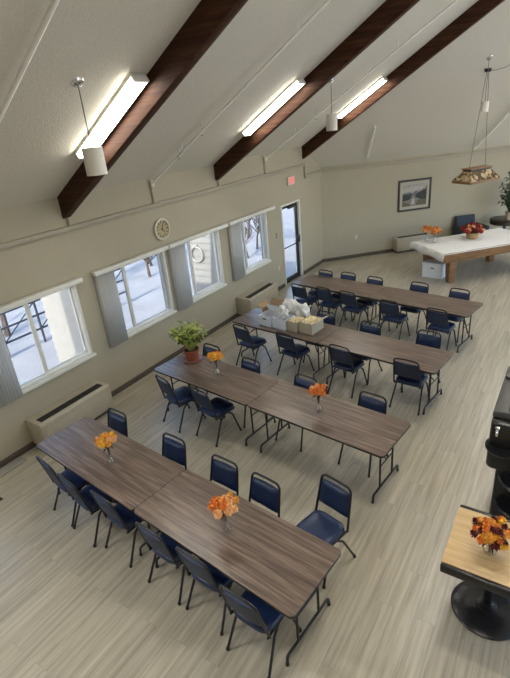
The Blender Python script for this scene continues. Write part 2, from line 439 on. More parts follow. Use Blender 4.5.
for i, (w, mu) in enumerate(zip(WIN, (1.72, 3.54, 5.26, 7.16))): window(i + 1, w[0], w[1], mu)

for i, w in enumerate(WINALL[:2]): window(i + 5, w[0], w[1], (w[0] + w[1]) / 2)

BL = [(.80, 2.60, 1.21, 'first'), (2.84, 4.53, 3.22, 'second'), (4.56, 6.39, 4.98, 'third'), (6.46, 8.34, 6.86, 'fourth')]
def blind(y0, y1, ye, n, lab):
    t_ = thing('vertical_blind', lab, 'blind', (0, 0, 0), group='vertical blinds drawn aside')
    b = MB(); b.box((.02, y0, 2.12), (.12, y1, 2.19)); b.build('headrail', M['white'], t_, bevel=.008)
    b = MB(); b.box((0, y0 + .25, 2.13), (.022, y0 + .29, 2.17)); b.box((0, y1 - .29, 2.13), (.022, y1 - .25, 2.17)); b.build('bracket', M['white'], t_)
    for k in range(n):
        y = y0 + .03 + (ye - y0 - .06) * k / (n - 1); a = R(random.uniform(52, 66))
        dx, dy = .043 * math.sin(a), .043 * math.cos(a)
        b = MB()
        def fn(u, v, y=y, dx=dx, dy=dy):
            q = (u - .5) * 2; bow = .007 * (1 - q * q)
            return (.072 + q * dx + bow * .6, y + q * dy - bow, .885 + v * 1.235)
        b.grid(fn, 4, 1)
        o = b.build('vane', M['vane'], t_)
        sm = o.modifiers.new('s', 'SOLIDIFY'); sm.thickness = .0016
for (y0, y1, ye, nm), lab in zip(BL, ('white vertical blind bunched at the left of the window nearest the camera',
        'white vertical blind bunched at the left of the window under the clock',
        'white vertical blind bunched at the left of the window showing the round ring outside',
        'white vertical blind bunched at the left of the window nearest the glass door')):
    blind(y0, y1, ye, 9, lab)

# glass door
d = struct(thing('door_1', '', '')); del d['label']; del d['category']
b = MB()
b.box((-.17, DOOR[0], 0), (.02, DOOR[0] + .045, DOOR[2])); b.box((-.17, DOOR[1] - .06, 0), (.02, DOOR[1], DOOR[2]))
b.box((-.17, DOOR[0] + .045, DOOR[2] - .045), (.02, DOOR[1] - .06, DOOR[2])); b.build('door_frame', M['white'], d, bevel=.004)
b = MB(); y0, y1, zt = DOOR[0] + .05, DOOR[1] - .065, DOOR[2] - .05
b.box((-.09, y0, .01), (-.04, y0 + .03, zt)); b.box((-.09, y1 - .075, .01), (-.04, y1, zt))
b.box((-.09, y0 + .03, zt - .07), (-.04, y1 - .075, zt)); b.box((-.09, y0 + .03, .01), (-.04, y1 - .075, .15)); b.build('door_leaf', M['black'], d, bevel=.003)
b = MB(); b.box((-.068, y0 + .03, .15), (-.062, y1 - .075, zt - .07)); b.build('pane', M['glass'], d, smooth=False)
b = MB(); b.tube([(-.03, y0 + .01, 1.01), (.03, y0 + .02, 1.01), (.03, y1 - .05, 1.01), (-.03, y1 - .04, 1.01)], .016, 8); b.build('push_bar', M['black'], d)
b = MB(); b.box((-.04, y1 - .09, 1.0), (.03, y1 - .02, 1.16)); b.build('lock_case', M['black'], d, bevel=.006)
b = MB(); b.box((-.04, y0 + .35, zt - .10), (.02, y0 + .62, zt - .04)); b.tube([(-.01, y0 + .6, zt - .03), (.03, y1 - .15, zt - .01), (.0, y1 - .05, zt + .02)], .008, 6); b.build('door_closer', M['black'], d, bevel=.004)

# exit sign
s = thing('exit_sign', 'red exit sign on the wall above the glass door', 'sign', (0, 9.33, 2.63))
b = MB(); b.box((0, -.165, -.105), (.045, .165, .105)); b.build('sign_case', M['plate'], s, bevel=.008)
b = MB(); b.box((.045, -.115, -.095), (.049, .155, .095)); b.build('sign_face', M['exitface'], s)
L5 = {'E': [(0, 0, .2, 1), (.2, 0, .7, .18), (.2, .41, .6, .59), (.2, .82, .7, 1)], 'I': [(.2, 0, .45, 1)], 'T': [(0, .82, .75, 1), (.28, 0, .47, .82)]}
b = MB(); lw, lh = .062, .115; y = -.105
for ch in 'EXIT':
    if ch == 'X':
        for sg in (1, -1):
            q = [(0, .0), (.2, .0), (.7, 1), (.5, 1)] if sg == 1 else [(.5, .0), (.7, .0), (.2, 1), (0, 1)]
            b.add([(.0495 + (.0005 if sg > 0 else 0), y + a * lw, -lh / 2 + c * lh) for a, c in q] + [(.052 + (.0005 if sg > 0 else 0), y + a * lw, -lh / 2 + c * lh) for a, c in q],
                  [(3, 2, 1, 0), (4, 5, 6, 7), (0, 1, 5, 4), (1, 2, 6, 5), (2, 3, 7, 6), (3, 0, 4, 7)])
    else:
        for a0, c0, a1, c1 in L5[ch]: b.box((.0495, y + a0 * lw, -lh / 2 + c0 * lh), (.052, y + a1 * lw, -lh / 2 + c1 * lh))
    y += .062
b.build('letters', M['exitred'], s, smooth=False)

# clock
c = thing('wall_clock', 'round wall clock with pale rim and tan face, above the windows', 'clock', (0, 4.53, 2.48))
rot = (0, PI / 2, 0)
b = MB(); b.lathe([(.19, 0), (.2, .02), (.19, .045), (.165, .047), (.158, .026)], 32, caps=False); b.build('rim', M['clockrim'], c, rot=rot)
b = MB(); b.lathe([(0.0001, .02), (.16, .02), (.16, .026), (.0001, .026)], 32); b.build('dial', M['clockface'], c, rot=rot)
b = MB()
for k in range(12):
    a = k * PI / 6; b.cbox((.125, 0, .029), (.04, .012, .004), Matrix.Rotation(a, 4, 'Z'))
b.build('hour_marks', M['ink'], c, rot=rot)
for nm, l, a in (('hour_hand', .065, R(60)), ('minute_hand', .1, R(160))):
    b = MB(); b.cbox((l / 2, 0, .034), (l, .01, .003), Matrix.Rotation(a, 4, 'Z')); b.lathe([(.016, .033), (.016, .04)], 10); b.build(nm, M['ink'], c, rot=rot)

# wall plates
def plate(name, lab, cat, y, z, m, back=False):
    o = thing(name, lab, cat, (0, y, z) if not back else (.75 + .0, YC + .75, z), 0 if not back else -PI / 4)
    b = MB(); b.box((0, -.04, -.06), (.008, .04, .06)); b.build('cover_plate', m, o, bevel=.003)
    b = MB()
    if cat == 'switch': b.box((.008, -.012, -.025), (.016, .012, .025))
    else:
        for q in (-.022, .022): b.lathe([(.016, .0), (.016, .003)], 12, T(.008, 0, q, ry=PI / 2))
    b.build('rocker' if cat == 'switch' else 'socket', M['plate'], o)
plate('light_switch', 'brown light switch plate left of the glass door', 'switch', 8.50, 1.42, M['plated'])
plate('power_outlet', 'pale outlet plate low on the wall left of the glass door', 'outlet', 8.5, .58, M['plate'])
plate('power_outlet', 'pale outlet plate on the far angled wall left of the heater', 'outlet', 0, .62, M['plate'], True)

# heaters under the windows
def heater(loc, rz, lab, L=1.2, dp=.30, h=.62):
    o = thing('wall_heater', lab, 'heater', loc, rz, 'floor standing wall heaters')   # local x out of the wall, y along it
    b = MB(); b.add([(0, -L / 2, .07), (dp, -L / 2, .07), (dp, -L / 2, h - .03), (dp - .02, -L / 2, h), (0, -L / 2, h),
                     (0, L / 2, .07), (dp, L / 2, .07), (dp, L / 2, h - .03), (dp - .02, L / 2, h), (0, L / 2, h)],
                    [(4, 3, 2, 1, 0), (5, 6, 7, 8, 9), (0, 1, 6, 5), (1, 2, 7, 6), (2, 3, 8, 7), (3, 4, 9, 8), (4, 0, 5, 9)])
    b.build('cabinet', M['ac'], o, bevel=.008)
    b = MB(); b.box((.02, -L / 2 + .03, 0), (dp - .05, L / 2 - .03, .07)); b.build('plinth', M['base'], o)
    b = MB(); b.box((dp - .002, -L / 2 + .06, .11), (dp + .008, L / 2 - .08, h - .10)); b.build('front_panel', M['ac'], o, bevel=.004)
    g = MB(); g.box((dp - .20, -L / 2 + .07, h - .001), (dp - .07, L / 2 - .07, h + .004)); g = g.build('air_grille', M['acdark'], o)
    for k in range(9):
        b = MB(); b.cbox((dp - .135, -L / 2 + .1 + (L - .2) * k / 8, h + .006), (.12, .006, .006)); b.build('louvre', M['acdark'], g)
heater((.0, 1.795, 0), 0, 'cream wall heater with black top grille under the nearest window', L=1.27, dp=.36, h=.475)
heater((.0, 7.1, 0), 0, 'cream wall heater with black top grille under the window by the glass door', L=1.2, dp=.42, h=.475)
hx = 2.0
heater((hx, YC + hx, 0), -PI / 4, 'low cream heater on the far angled wall under the framed picture', L=1.12, h=.46)

# panel on the floor and floor vent
b = MB(); b.cbox((0, 0, .012), (.17, .42, .024)); tag(b.build('floor_panel', M['pad'], bevel=.005, loc=(.12, .70, 0)), 'flat grey panel lying on the floor against the baseboard', 'panel')
v = thing('floor_vent', 'small dark vent in the floor at the left edge', 'vent', (.58, .15, 0))
b = MB(); b.cbox((0, 0, .004), (.12, .26, .008)); b.build('vent_plate', M['vent'], v, bevel=.002)
b = MB()
for q in range(8): b.cbox((0, -.105 + .03 * q, .009), (.09, .008, .003))
b.build('slats', M['black'], v)

# ------------------------------------------------------------------ ceiling fittings
def slope_matrix(x, y, drop=0):
    return Matrix.Translation((x, y, roof(x) - drop)) @ Matrix.Rotation(-math.atan(SL), 4, 'Y')
def fixture(x0, x1, y, lab, lit='lampon'):
    xm = (x0 + x1) / 2; Ln = (x1 - x0) / math.cos(math.atan(SL)); w = .21
    o = thing('ceiling_light', lab, 'light', (0, 0, 0), group='fluorescent lights beside the beams')
    o.matrix_world = slope_matrix(xm, y)
    b = MB(); b.box((-Ln / 2, -w / 2, -.04), (Ln / 2, w / 2, 0)); b.build('fixture_body', M['lampbody'], o, bevel=.004)
    b = MB(); b.box((-Ln / 2 + .02, w / 2, -.095), (Ln / 2 - .02, w / 2 + .004, -.001)); b.build('side_plate', M['lampbody'], o)
    for s_ in (-1, 1):
        b = MB(); b.box((s_ * (Ln / 2 - .012) - .012, -w / 2 - .004, -.105), (s_ * (Ln / 2 - .012) + .012, w / 2 + .004, -.001)); b.build('end_cap', M['lampbody'], o, bevel=.004)
    b = MB()
    pr = [(-w / 2, -.04), (-w / 2 + .012, -.085), (-w / 2 + .04, -.10), (w / 2 - .04, -.10), (w / 2 - .012, -.085), (w / 2, -.04)]
    L_ = Ln / 2 - .024
    b.add([(-L_, y_, z_) for y_, z_ in pr] + [(L_, y_, z_) for y_, z_ in pr], [(0, 1, 7, 6), (1, 2, 8, 7), (2, 3, 9, 8), (3, 4, 10, 9), (4, 5, 11, 10)])
    b.build('diffuser', M[lit], o)
    return o
fixture(.95, 2.13, 2.44, 'lit fluorescent ceiling light beside the nearest beam')
fixture(.93, 2.11, 6.10, 'lit fluorescent ceiling light beside the middle beam')
fixture(1.08, 2.20, 9.88, 'lit fluorescent ceiling light beside the farthest beam')
fixture(.95, 2.13, -1.25, 'added fill light beside the beam behind the camera, unseen', 'fillside')  # unseen fixture added to brighten the floor at lower left
for y in (-1.25, 2.44, 6.10, 9.88):
    fixture(5.0, 6.4, y, 'added fill light high up near the ridge, out of view', 'fillhigh')  # unseen fixtures added to fill the room with overhead light

bl = fixture(5.4, 6.5, 12.6, 'added fill light high in the far bay, out of view', 'fillhigh')  # unseen fixture added to brighten the back wall and billiard table
bl.matrix_world = Matrix.Translation((5.95, 12.6, bay(5.95, 12.6))) @ Vector((SL, -SL, -1)).to_track_quat('-Z', 'X').to_matrix().to_4x4()
def pipe(pts, lab, studs=()):
    o = thing('sprinkler_pipe', lab, 'pipe', (0, 0, 0), group='white sprinkler pipes under the ceiling')
    b = MB(); b.tube(pts, .022, 8); b.build('pipe_run', M['pipe'], o)
    b = MB(); b.lathe([(.03, -.05), (.034, -.02), (.034, .03), (.02, .05)], 10, T(*pts[0])); b.build('elbow', M['pipe'], o)
    for x, y, z, zc in studs:
        b = MB(); b.tube([(x, y, z - .05), (x, y, zc)], .008, 6); b.lathe([(.018, 0), (.03, -.012), (.03, -.018), (.005, -.02)], 10, T(x, y, z - .04)); b.build('sprinkler_head', M['steel'], o)
    for q in (.12, .45, .8):
        p = [pts[0][i] + (pts[1][i] - pts[0][i]) * q for i in range(3)]
        b = MB(); b.tube([(p[0], p[1], p[2] + .015), (p[0], p[1], roof(p[0]) + .003)], .007, 6); b.build('hanger', M['pipe'], o)
    return o
def pz(x): return roof(x) - .12
pipe([(.06, 1.0, pz(.06)), (XR - .3, 1.0, pz(XR - .3))], 'white pipe under the ceiling at the upper left, left of the nearest beam')
pipe([(.06, 4.45, pz(.06)), (XR - .3, 4.6, pz(XR - .3))], 'white pipe under the ceiling between the nearest and middle beams', [(.75, 4.46, pz(.75), roof(.75)), (1.25, 4.48, pz(1.25), roof(1.25))])
pipe([(.06, 8.15, pz(.06)), (XR - .3, 8.75, pz(XR - .3))], 'white pipe under the ceiling between the middle and farthest beams', [(1.3, 8.28, pz(1.3), roof(1.3))])
for y, lab in ((4.45, 'thin painted conduit drop on the wall above the clock'), (8.15, 'thin painted conduit drop on the wall between middle and farthest beams')):
    b = MB(); b.tube([(.025, y, 2.95), (.025, y, 3.30)], .014, 8); tag(b.build('conduit_drop', M['trim']), lab, 'conduit')
for y, lab in ((2.67, 'short painted conduit stub below the end of the nearest beam'), (6.34, 'short painted conduit stub below the end of the middle beam')):
    b = MB(); b.tube([(.03, y, 2.95), (.03, y, 3.055)], .016, 8); tag(b.build('conduit_stub', M['trim']), lab, 'conduit')
def bpipe(a, c, lab):
    o = thing('sprinkler_pipe', lab, 'pipe', (0, 0, 0), group='white sprinkler pipes under the ceiling')
    b = MB(); b.tube([a, c], .03, 8); b.build('pipe_run', M['pipe'], o)
    b = MB()
    for q in (.08, .92):
        x = a[0] + (c[0] - a[0]) * q; y = a[1] + (c[1] - a[1]) * q; z = a[2] + (c[2] - a[2]) * q
        b.tube([(x, y, z), (x, y, bay(x, y) + .005)], .008, 6)
    b.build('hanger', M['pipe'], o)
bpipe((1.61, 10.98, bay(1.61, 10.98) - .12), (1.12, 11.76, bay(1.12, 11.76) - .12), 'short white pipe on the far ceiling above the framed picture')
bpipe((5.4, 12.9, bay(5.4, 12.9) - .12), (3.43, 14.28, bay(3.43, 14.28) - .12), 'white pipe on the far ceiling behind the billiard lamp rods')

def pendant(x, y, zc, z0, z1, r, lab, seg=24):
    o = thing('pendant_lamp', lab, 'lamp', (x, y, z0), group='white cylinder pendant lamps')
    b = MB(); b.lathe([(r * .93, .004), (r, 0), (r, z1 - z0), (r * .55, z1 - z0), (r * .5, z1 - z0 - .03), (.001, z1 - z0 - .03)], seg); b.build('lamp_shade', M['pendant'], o, ang=30)
    b = MB(); b.lathe([(.0001, .012), (r * .92, .012), (r * .92, .006)], seg); b.build('lens', M['cable'], o)
    b = MB(); b.tube([(0, 0, z1 - z0 - .03), (0, 0, zc - z0)], .006, 6); b.build('cord', M['cable'], o)
    b = MB(); b.M = T(0, 0, zc - z0) @ (Matrix.Rotation(-math.atan(SL), 4, 'Y') if y < 10 else Vector((SL, -SL, -1)).to_track_quat('-Z', 'X').to_matrix().to_4x4()); b.lathe([(.012, -.03), (.055, -.022), (.07, .0)], 20); b.build('canopy', M['chrome'], o)
pendant(2.0, 1.75, roof(2.0), 3.745, 4.01, .105, 'white cylinder pendant lamp in front of the nearest beam')
pendant(2.07, 7.38, roof(2.07), 3.79, 4.075, .105, 'white cylinder pendant lamp hanging before the farthest beam')
pendant(4.02, 11.58, bay(4.02, 11.58), 3.79, 4.01, .09, 'small white cylinder pendant lamp hanging above the billiard lamp')

# billiard lamp
a = R(58)
o = thing('billiard_lamp', 'wood framed mosaic lamp hung on rods over the white covered table', 'lamp', (3.96, 11.78, 2.20), a)
W2, D2, w2, d2 = .50, .30, .34, .13
b = MB()
for (x0, y0, x1, y1) in ((-W2, -D2, W2, -D2 + .045), (-W2, D2 - .045, W2, D2), (-W2, -D2 + .045, -W2 + .045, D2 - .045), (W2 - .045, -D2 + .045, W2, D2 - .045)): b.box((x0, y0, 0), (x1, y1, .06))
b.build('lower_frame', M['poolwood'], o, bevel=.006)
lo = [(-W2 + .01, -D2 + .01), (W2 - .01, -D2 + .01), (W2 - .01, D2 - .01), (-W2 + .01, D2 - .01)]; hi = [(-w2, -d2), (w2, -d2), (w2, d2), (-w2, d2)]
for q in range(4):
    r_ = (q + 1) % 4
    b = MB(); b.add([(*lo[q], .06), (*lo[r_], .06), (*hi[r_], .27), (*hi[q], .27)], [(0, 1, 2, 3)])
    x = b.build('shade_panel', M['mosaic'], o, smooth=False); sm = x.modifiers.new('s', 'SOLIDIFY'); sm.thickness = .008
b = MB(); b.box((-w2, -d2, .27), (w2, d2, .32)); b.build('top_cap', M['frame'], o, bevel=.004)
b = MB(); b.box((-w2 - .03, -d2 - .03, .32), (w2 + .03, d2 + .03, .345)); b.build('top_board', M['poolwood'], o, bevel=.004)
hk = Vector((3.97, 11.87, bay(3.97, 11.87))); inv = Matrix.Translation(o.location) @ Matrix.Rotation(a, 4, 'Z'); hk = inv.inverted() @ hk
for sx in (-.27, .27):
    b = MB(); b.tube([(sx, 0, .345), (hk.x + sx * .12, hk.y, hk.z - .05)], .006, 6); b.build('hanging_rod', M['cable'], o)
b = MB()
for sx in (-.045, .045): b.lathe([(.012, -.07), (.045, -.05), (.05, .01)], 10, T(hk.x + sx, hk.y, hk.z))
b.build('canopy', M['black'], o)
b = MB(); p0 = hk + Vector((.05, 0, -.05)); e1 = inv.inverted() @ Vector((5.2, 11.9, bay(5.2, 11.9) - .02))
b.tube([tuple(p0.lerp(e1, q / 8) + Vector((0, 0, -.22 * math.sin(PI * q / 8)))) for q in range(9)], .006, 6); b.build('swag_cord', M['cable'], o)

# ------------------------------------------------------------------ framed picture on the bay wall
P0 = (2.06, YC + 2.06)
o = thing('framed_picture', 'framed landscape picture on the far angled wall', 'picture', (P0[0], P0[1], 1.645), PI / 4)
hw, hh, f = .53, .455, .055                    # local x along the wall, -y into the room
b = MB()
b.box((-hw, -.035, -hh), (-hw + f, -.001, hh)); b.box((hw - f, -.035, -hh), (hw, -.001, hh)); b.box((-hw + f, -.035, hh - f), (hw - f, -.001, hh)); b.box((-hw + f, -.035, -hh), (hw - f, -.001, -hh + f))
b.build('frame', M['frame'], o, bevel=.006)
b = MB(); b.box((-hw + f, -.016, -hh + f), (hw - f, -.002, hh - f)); b.build('mount', M['mount'], o)
pc = [mat('paint_' + n, c, .6, vary=.12, vscale=14) for n, c in (('sky', (.34, .31, .30)), ('cloud', (.40, .37, .34)), ('hills', (.13, .12, .16)), ('trees', (.028, .032, .030)), ('water', (.20, .19, .17)), ('bank', (.12, .10, .055)), ('glint', (.42, .40, .36)))]
b = MB(); pw, ph = hw - f - .085, hh - f - .085
def poly(m, pts, dpt):
    b.cur = m; n = len(pts)
    b.add([(x * pw, -dpt, z * ph) for x, z in pts] , [list(range(n))])
poly(0, [(-1, -1), (1, -1), (1, 1), (-1, 1)], .0170)
poly(1, [(-1, .25), (-.3, .35), (.4, .5), (1, .35), (1, .7), (.2, .8), (-1, .6)], .0172)
poly(2, [(-1, -.1), (1, -.1), (1, .3), (.7, .42), (.4, .2), (.1, .36), (-.2, .15), (-.5, .3), (-.8, .12), (-1, .25)], .0174)
poly(4, [(-1, -1), (1, -1), (1, -.1), (-1, -.1)], .0176)
tr = [(-1, -.35)] + [(-.2 - .8 * (1 - q / 10) * 1, -.25) for q in ()]
L1 = [(-1, -.5), (-.45, -.42), (-.3, -.3), (-.25, -.05)]
z_ = -.25
while z_ > -1: L1 += [(z_, .12 + random.uniform(0, .2)), (z_ - .05, -.02 + random.uniform(0, .1))]; z_ -= .1
poly(3, L1 + [(-1, .35)], .0178)
R1 = [(1, -.55), (1, .75)]; z_ = .95
while z_ > .1: R1 += [(z_, (z_ - .05) * .75 + random.uniform(0, .12)), (z_ - .05, (z_ - .1) * .45)]; z_ -= .1
poly(3, (R1 + [(.05, -.2), (.4, -.4)]), .0180)
poly(5, [(.15, -1), (1, -1), (1, -.5), (.5, -.42), (.2, -.6)], .0182)
poly(5, [(-1, -1), (-.3, -1), (-.5, -.7), (-1, -.55)], .0182)
poly(6, [(-.25, -.85), (0, -.85), (.03, -.4), (-.12, -.3), (-.22, -.45)], .0184)
b.build('landscape_print', pc, o, smooth=False)

# ------------------------------------------------------------------ folding tables
TL, TW, TH = 1.922, .745, .74
def make_table():
    o = thing('folding_table', '', 'table')
    b = MB(); b.prism(rrect(TL, TW, .045), .722, TH); tp = b.build('tabletop', M['table'], o, bevel=.002, seg=1)
    b = MB(); b.prism(rrect(TL + .006, TW + .006, .048), .712, .7335); b.build('edge_band', M['edge'], tp, bevel=.004)
    b = MB()
    for s_ in (-1, 1): b.box((-TL / 2 + .1, s_ * (TW / 2 - .07) - .012, .672), (TL / 2 - .1, s_ * (TW / 2 - .07) + .012, .712))
    b.build('apron_rail', M['black'], o, bevel=.003)
    for s_ in (-1, 1):
        x = s_ * (TL / 2 - .13)
        for q in (-1, 1):
            b = MB(); b.tube([(x, q * .16, .10), (x, q * .16, .70)], .0125, 8); b.build('leg', M['black'], o)
        h = .33
        pts = [(x, -h, .012), (x, -h + .005, .06)] + [(x, -h + .035 - .03 * math.cos(R(t_)), .07 + .03 * math.sin(R(t_))) for t_ in (30, 60, 90)]
        pts += [(x, -p[1], p[2]) for p in pts[::-1]]
        b = MB(); b.tube(pts, .0135, 8); fr = b.build('foot_runner', M['black'], o)
        b = MB()
        for q in (-1, 1): b.lathe([(.017, 0), (.018, .02), (.014, .03)], 10, T(x, q * h, 0))
        b.build('rubber_foot', M['edge'], fr)
        b = MB(); b.tube([(x, -.24, .69), (x, .24, .69)], .0125, 8); b.build('cross_tube', M['black'], o)
        b = MB(); b.tube([(x, 0, .40), (x - s_ * .33, 0, .705)], .008, 6); b.tube([(x, -.16, .40), (x, .16, .40)], .008, 6); b.build('folding_brace', M['black'], o)
    return o
ROW = {1: (1.096, .664, -6.21, 'front'), 2: (1.0754, 2.7596, -6.83, 'second'), 3: (1.115, 4.8195, -7.78, 'third'), 4: (1.1438, 7.138, -10.08, 'back')}
tab0 = make_table(); first = True
TLAB = {(1, 0): 'dark walnut folding table at the window end of the nearest row, with one vase', (1, 1): 'dark walnut folding table at the open end of the nearest row, closest to the camera',
        (2, 0): 'dark walnut folding table bearing the potted plant', (2, 1): 'dark walnut folding table butted right of the potted plant table',
        (3, 0): 'dark walnut folding table bearing the cardboard boxes', (3, 1): 'bare walnut folding table butted right of the table with boxes',
        (4, 0): 'bare walnut folding table of the farthest row, end by the glass door', (4, 1): 'bare walnut folding table of the farthest row, right-hand end'}
def row_pt(r, u, w):
    x, y, an, _ = ROW[r]; c_, s_ = math.cos(R(an)), math.sin(R(an))
    return (x + u * c_ - w * s_, y + u * s_ + w * c_)
for r in ROW:
    for k in (0, 1):
        o = tab0 if first else dup(tab0); first = False
        x, y = row_pt(r, (k + .5) * 1.928, TW / 2)
        o.location = (x, y, 0); o.rotation_euler = (0, 0, R(ROW[r][2]))
        tag(o, TLAB[(r, k)], 'table', 'walnut folding tables in four rows')

# ------------------------------------------------------------------ stacking chairs
def make_chair():
    o = thing('stacking_chair', '', 'chair')
    # seat pad
    b = MB(); n = 20; out = []
    for k_ in range(40):
        a_ = 2 * PI * k_ / 40; ca, sa = math.cos(a_), math.sin(a_)
        e_ = .42
        x = math.copysign(abs(ca) ** e_, ca) * .205; y = math.copysign(abs(sa) ** e_, sa) * .205
        x *= 1 - .06 * (-y / .205 * .5 + .5)
        out.append((x, y))
    rings = [(.90, .405), (.97, .412), (1, .43), (.985, .448), (.93, .460), (.75, .468), (.4, .471)]
    vs = [(x * s_, y * s_ + .01, z) for s_, z in rings for x, y in out]; N_ = 40
    fs = [(i * N_ + k_, i * N_ + (k_ + 1) % N_, (i + 1) * N_ + (k_ + 1) % N_, (i + 1) * N_ + k_) for i in range(len(rings) - 1) for k_ in range(N_)]
    fs += [list(range(N_))[::-1], [(len(rings) - 1) * N_ + k_ for k_ in range(N_)]]
    b.add(vs, fs); b.build('seat', M['navy'], o, ang=60)
    # back: leans back; bx(z) is the y of the back plane
    def by(z): return -.175 - (z - .44) * .22
    # padded front and textured rear shell
    def hwid(z): return .196 - (z - .5) * .055
    zs = [.550, .565, .62, .68, .74, .785, .800]
    b = MB(); vs = []; NX = 9
    def pad(side):
        res = []
        for i, z in enumerate(zs):
            for j in range(NX):
                q = -1 + 2 * j / (NX - 1); edge = (1 - abs(q) ** 6) * (1 if 0 < i < len(zs) - 1 else .35)
                th = (.030 * edge + .004) if side > 0 else -(.006 * edge + .004)
                res.append((q * (hwid(z) - .012), by(z) + th - .025 * (1 - q * q) * .6, z))
        return res
    A, B = pad(1), pad(-1); nA = len(A)
    fs = []; nz_ = len(zs)
    for i in range(nz_ - 1):
        for j in range(NX - 1):
            fs.append((i * NX + j, i * NX + j + 1, (i + 1) * NX + j + 1, (i + 1) * NX + j))
    bd = [j for j in range(NX)] + [i * NX + NX - 1 for i in range(1, nz_)] + [(nz_ - 1) * NX + j for j in range(NX - 2, -1, -1)] + [i * NX for i in range(nz_ - 2, 0, -1)]
    side = [(bd[i], bd[(i + 1) % len(bd)], bd[(i + 1) % len(bd)] + nA, bd[i] + nA) for i in range(len(bd))]
    mid = [(p[0], (p[1] + q[1]) / 2, p[2]) for p, q in zip(A, B)]
    b.add(A + mid, fs + side); b.build('backrest', M['navy'], o, ang=60)
    b = MB(); b.add(mid + B, [tuple(i + nA for i in f_) for f_ in fs] + side); b.build('back_shell', M['navyback'], o, ang=60)
    # back frame: inverted U running down to the seat rail
    pts = []
    for z in (.405, .47, .56, .66, .76, .80): pts.append((-hwid(z), by(z), z))
    for t_ in (20, 45, 70, 90):
        a_ = R(t_); z = .80 + .058 * math.sin(a_); pts.append((-hwid(.80) + .058 * (1 - math.cos(a_)), by(z), z))
    pts += [(0, by(.860), .862)]
    pts += [(-p[0], p[1], p[2]) for p in pts[-2::-1]]
    b = MB(); b.tube(pts, .0125, 8); b.build('back_frame', M['black'], o)
    # seat rail
    b = MB()
    b.tube([(-.19, -.185, .40), (-.185, .17, .40), (-.165, .195, .40), (.165, .195, .40), (.185, .17, .40), (.19, -.185, .40)], .0115, 8)
    b.tube([(-.19, -.15, .40), (.19, -.15, .40)], .0115, 8); b.build('seat_frame', M['black'], o)
    for s_ in (-1, 1):
        b = MB(); b.tube([(s_ * .185, .06, .395), (s_ * .192, .13, .33), (s_ * .215, .225, .012)], .0125, 8); lg = b.build('leg', M['black'], o)
        b = MB(); b.lathe([(.016, 0), (.017, .02), (.013, .03)], 8, T(s_ * .215, .225, 0)); b.build('glide', M['edge'], lg)
        b = MB(); b.tube([(s_ * .185, -.02, .395), (s_ * .194, -.10, .33), (s_ * .218, -.255, .012)], .0125, 8); lg = b.build('leg', M['black'], o)
        b = MB(); b.lathe([(.016, 0), (.017, .02), (.013, .03)], 8, T(s_ * .218, -.255, 0)); b.build('glide', M['edge'], lg)
    return o
BT = .27            # back top stands this far behind the seat centre
ch0 = make_chair(); firstc = True
def chair(x, y, rz, lab, grp):
    """x, y: the floor point below the top of the backrest"""
    global firstc
    o = ch0 if firstc else dup(ch0); firstc = False
    a_ = R(rz)
    o.location = (x - math.sin(a_) * BT, y + math.cos(a_) * BT, 0); o.rotation_euler = (0, 0, a_)
    tag(o, lab, 'chair', grp)
ordn = ['first', 'second', 'third', 'fourth', 'fifth', 'sixth']
CH = []
for i, (x, y, a_) in enumerate([(1.64, .435, -8.5), (2.12, .36, -8), (2.68, .36, -6), (3.42, .28, -5), (3.95, .245, -5), (4.51, .13, -4)]):
    lab = 'navy chair on the camera side of the nearest table row, ' + ordn[i] + ' from the window wall'
    if i == 5: lab = 'navy chair on the camera side of the nearest table row, at its right-hand end'
    CH.append((x, y, a_, lab, 'chairs on the camera side of the nearest row'))
for i, (x, y, a_) in enumerate([(1.63, 1.55, 176), (2.70, 1.46, 176), (3.48, 1.40, 175), (4.03, 1.35, 172), (4.67, 1.63, 166)]):
    lab = 'navy chair on the far side of the nearest table row, ' + ordn[i] + ' from the window wall'
    if i == 4: lab = 'navy chair pulled out at the right corner of the nearest table row, seat showing'
    CH.append((x, y, a_, lab, 'chairs on the far side of the nearest row'))
for i, (x, y, a_) in enumerate([(1.57, 2.45, -15), (2.28, 2.41, -11)]):
    CH.append((x, y, a_, 'navy chair on the camera side of the potted plant table, ' + ('nearer the window' if i == 0 else 'farther from the window'), 'chairs at the second row'))
for (x, y, a_, lab) in ((1.59, 3.63, 173, 'navy chair behind the potted plant table, mostly hidden by yellow flowers'), (2.47, 3.46, 170, 'navy chair on the far side of the second row, right of the yellow flowers'),
                        (3.46, 3.34, 172, 'navy chair on the far side of the second row, behind the orange flowers'), (4.44, 3.27, 172, 'navy chair on the far side of the second row, nearest its right-hand end')):
    CH.append((x, y, a_, lab, 'chairs at the second row'))
for i, (x, y, a_, lab) in enumerate([(1.57, 4.46, -10, 'navy chair in front of the box table, nearest the window'), (2.46, 4.45, -11, 'navy chair directly in front of the cardboard boxes'),
                                     (3.49, 4.36, -9, 'navy chair in front of the bare third row table, left one of two'), (4.53, 4.31, -4, 'navy chair in front of the bare third row table, right one of two')]):
    CH.append((x, y, a_, lab, 'chairs at the third row'))
for (x, y, a_, lab) in ((2.72, 5.57, 174, 'navy chair behind the table with boxes, partly hidden by the right-hand box'), (3.62, 5.40, 172, 'navy chair on the far side of the third row, middle one'),
                        (4.58, 5.38, 174, 'navy chair on the far side of the third row, nearest its right-hand end')):
    CH.append((x, y, a_, lab, 'chairs at the third row'))
for i, (x, y, a_) in enumerate([(1.50, 6.75, -10), (2.09, 6.74, -11), (2.65, 6.66, -12), (3.56, 6.45, -9), (4.45, 6.33, -9)]):
    CH.append((x, y, a_, 'navy chair on the camera side of the farthest table row, ' + ordn[i] + ' from the window wall', 'chairs on the camera side of the farthest row'))
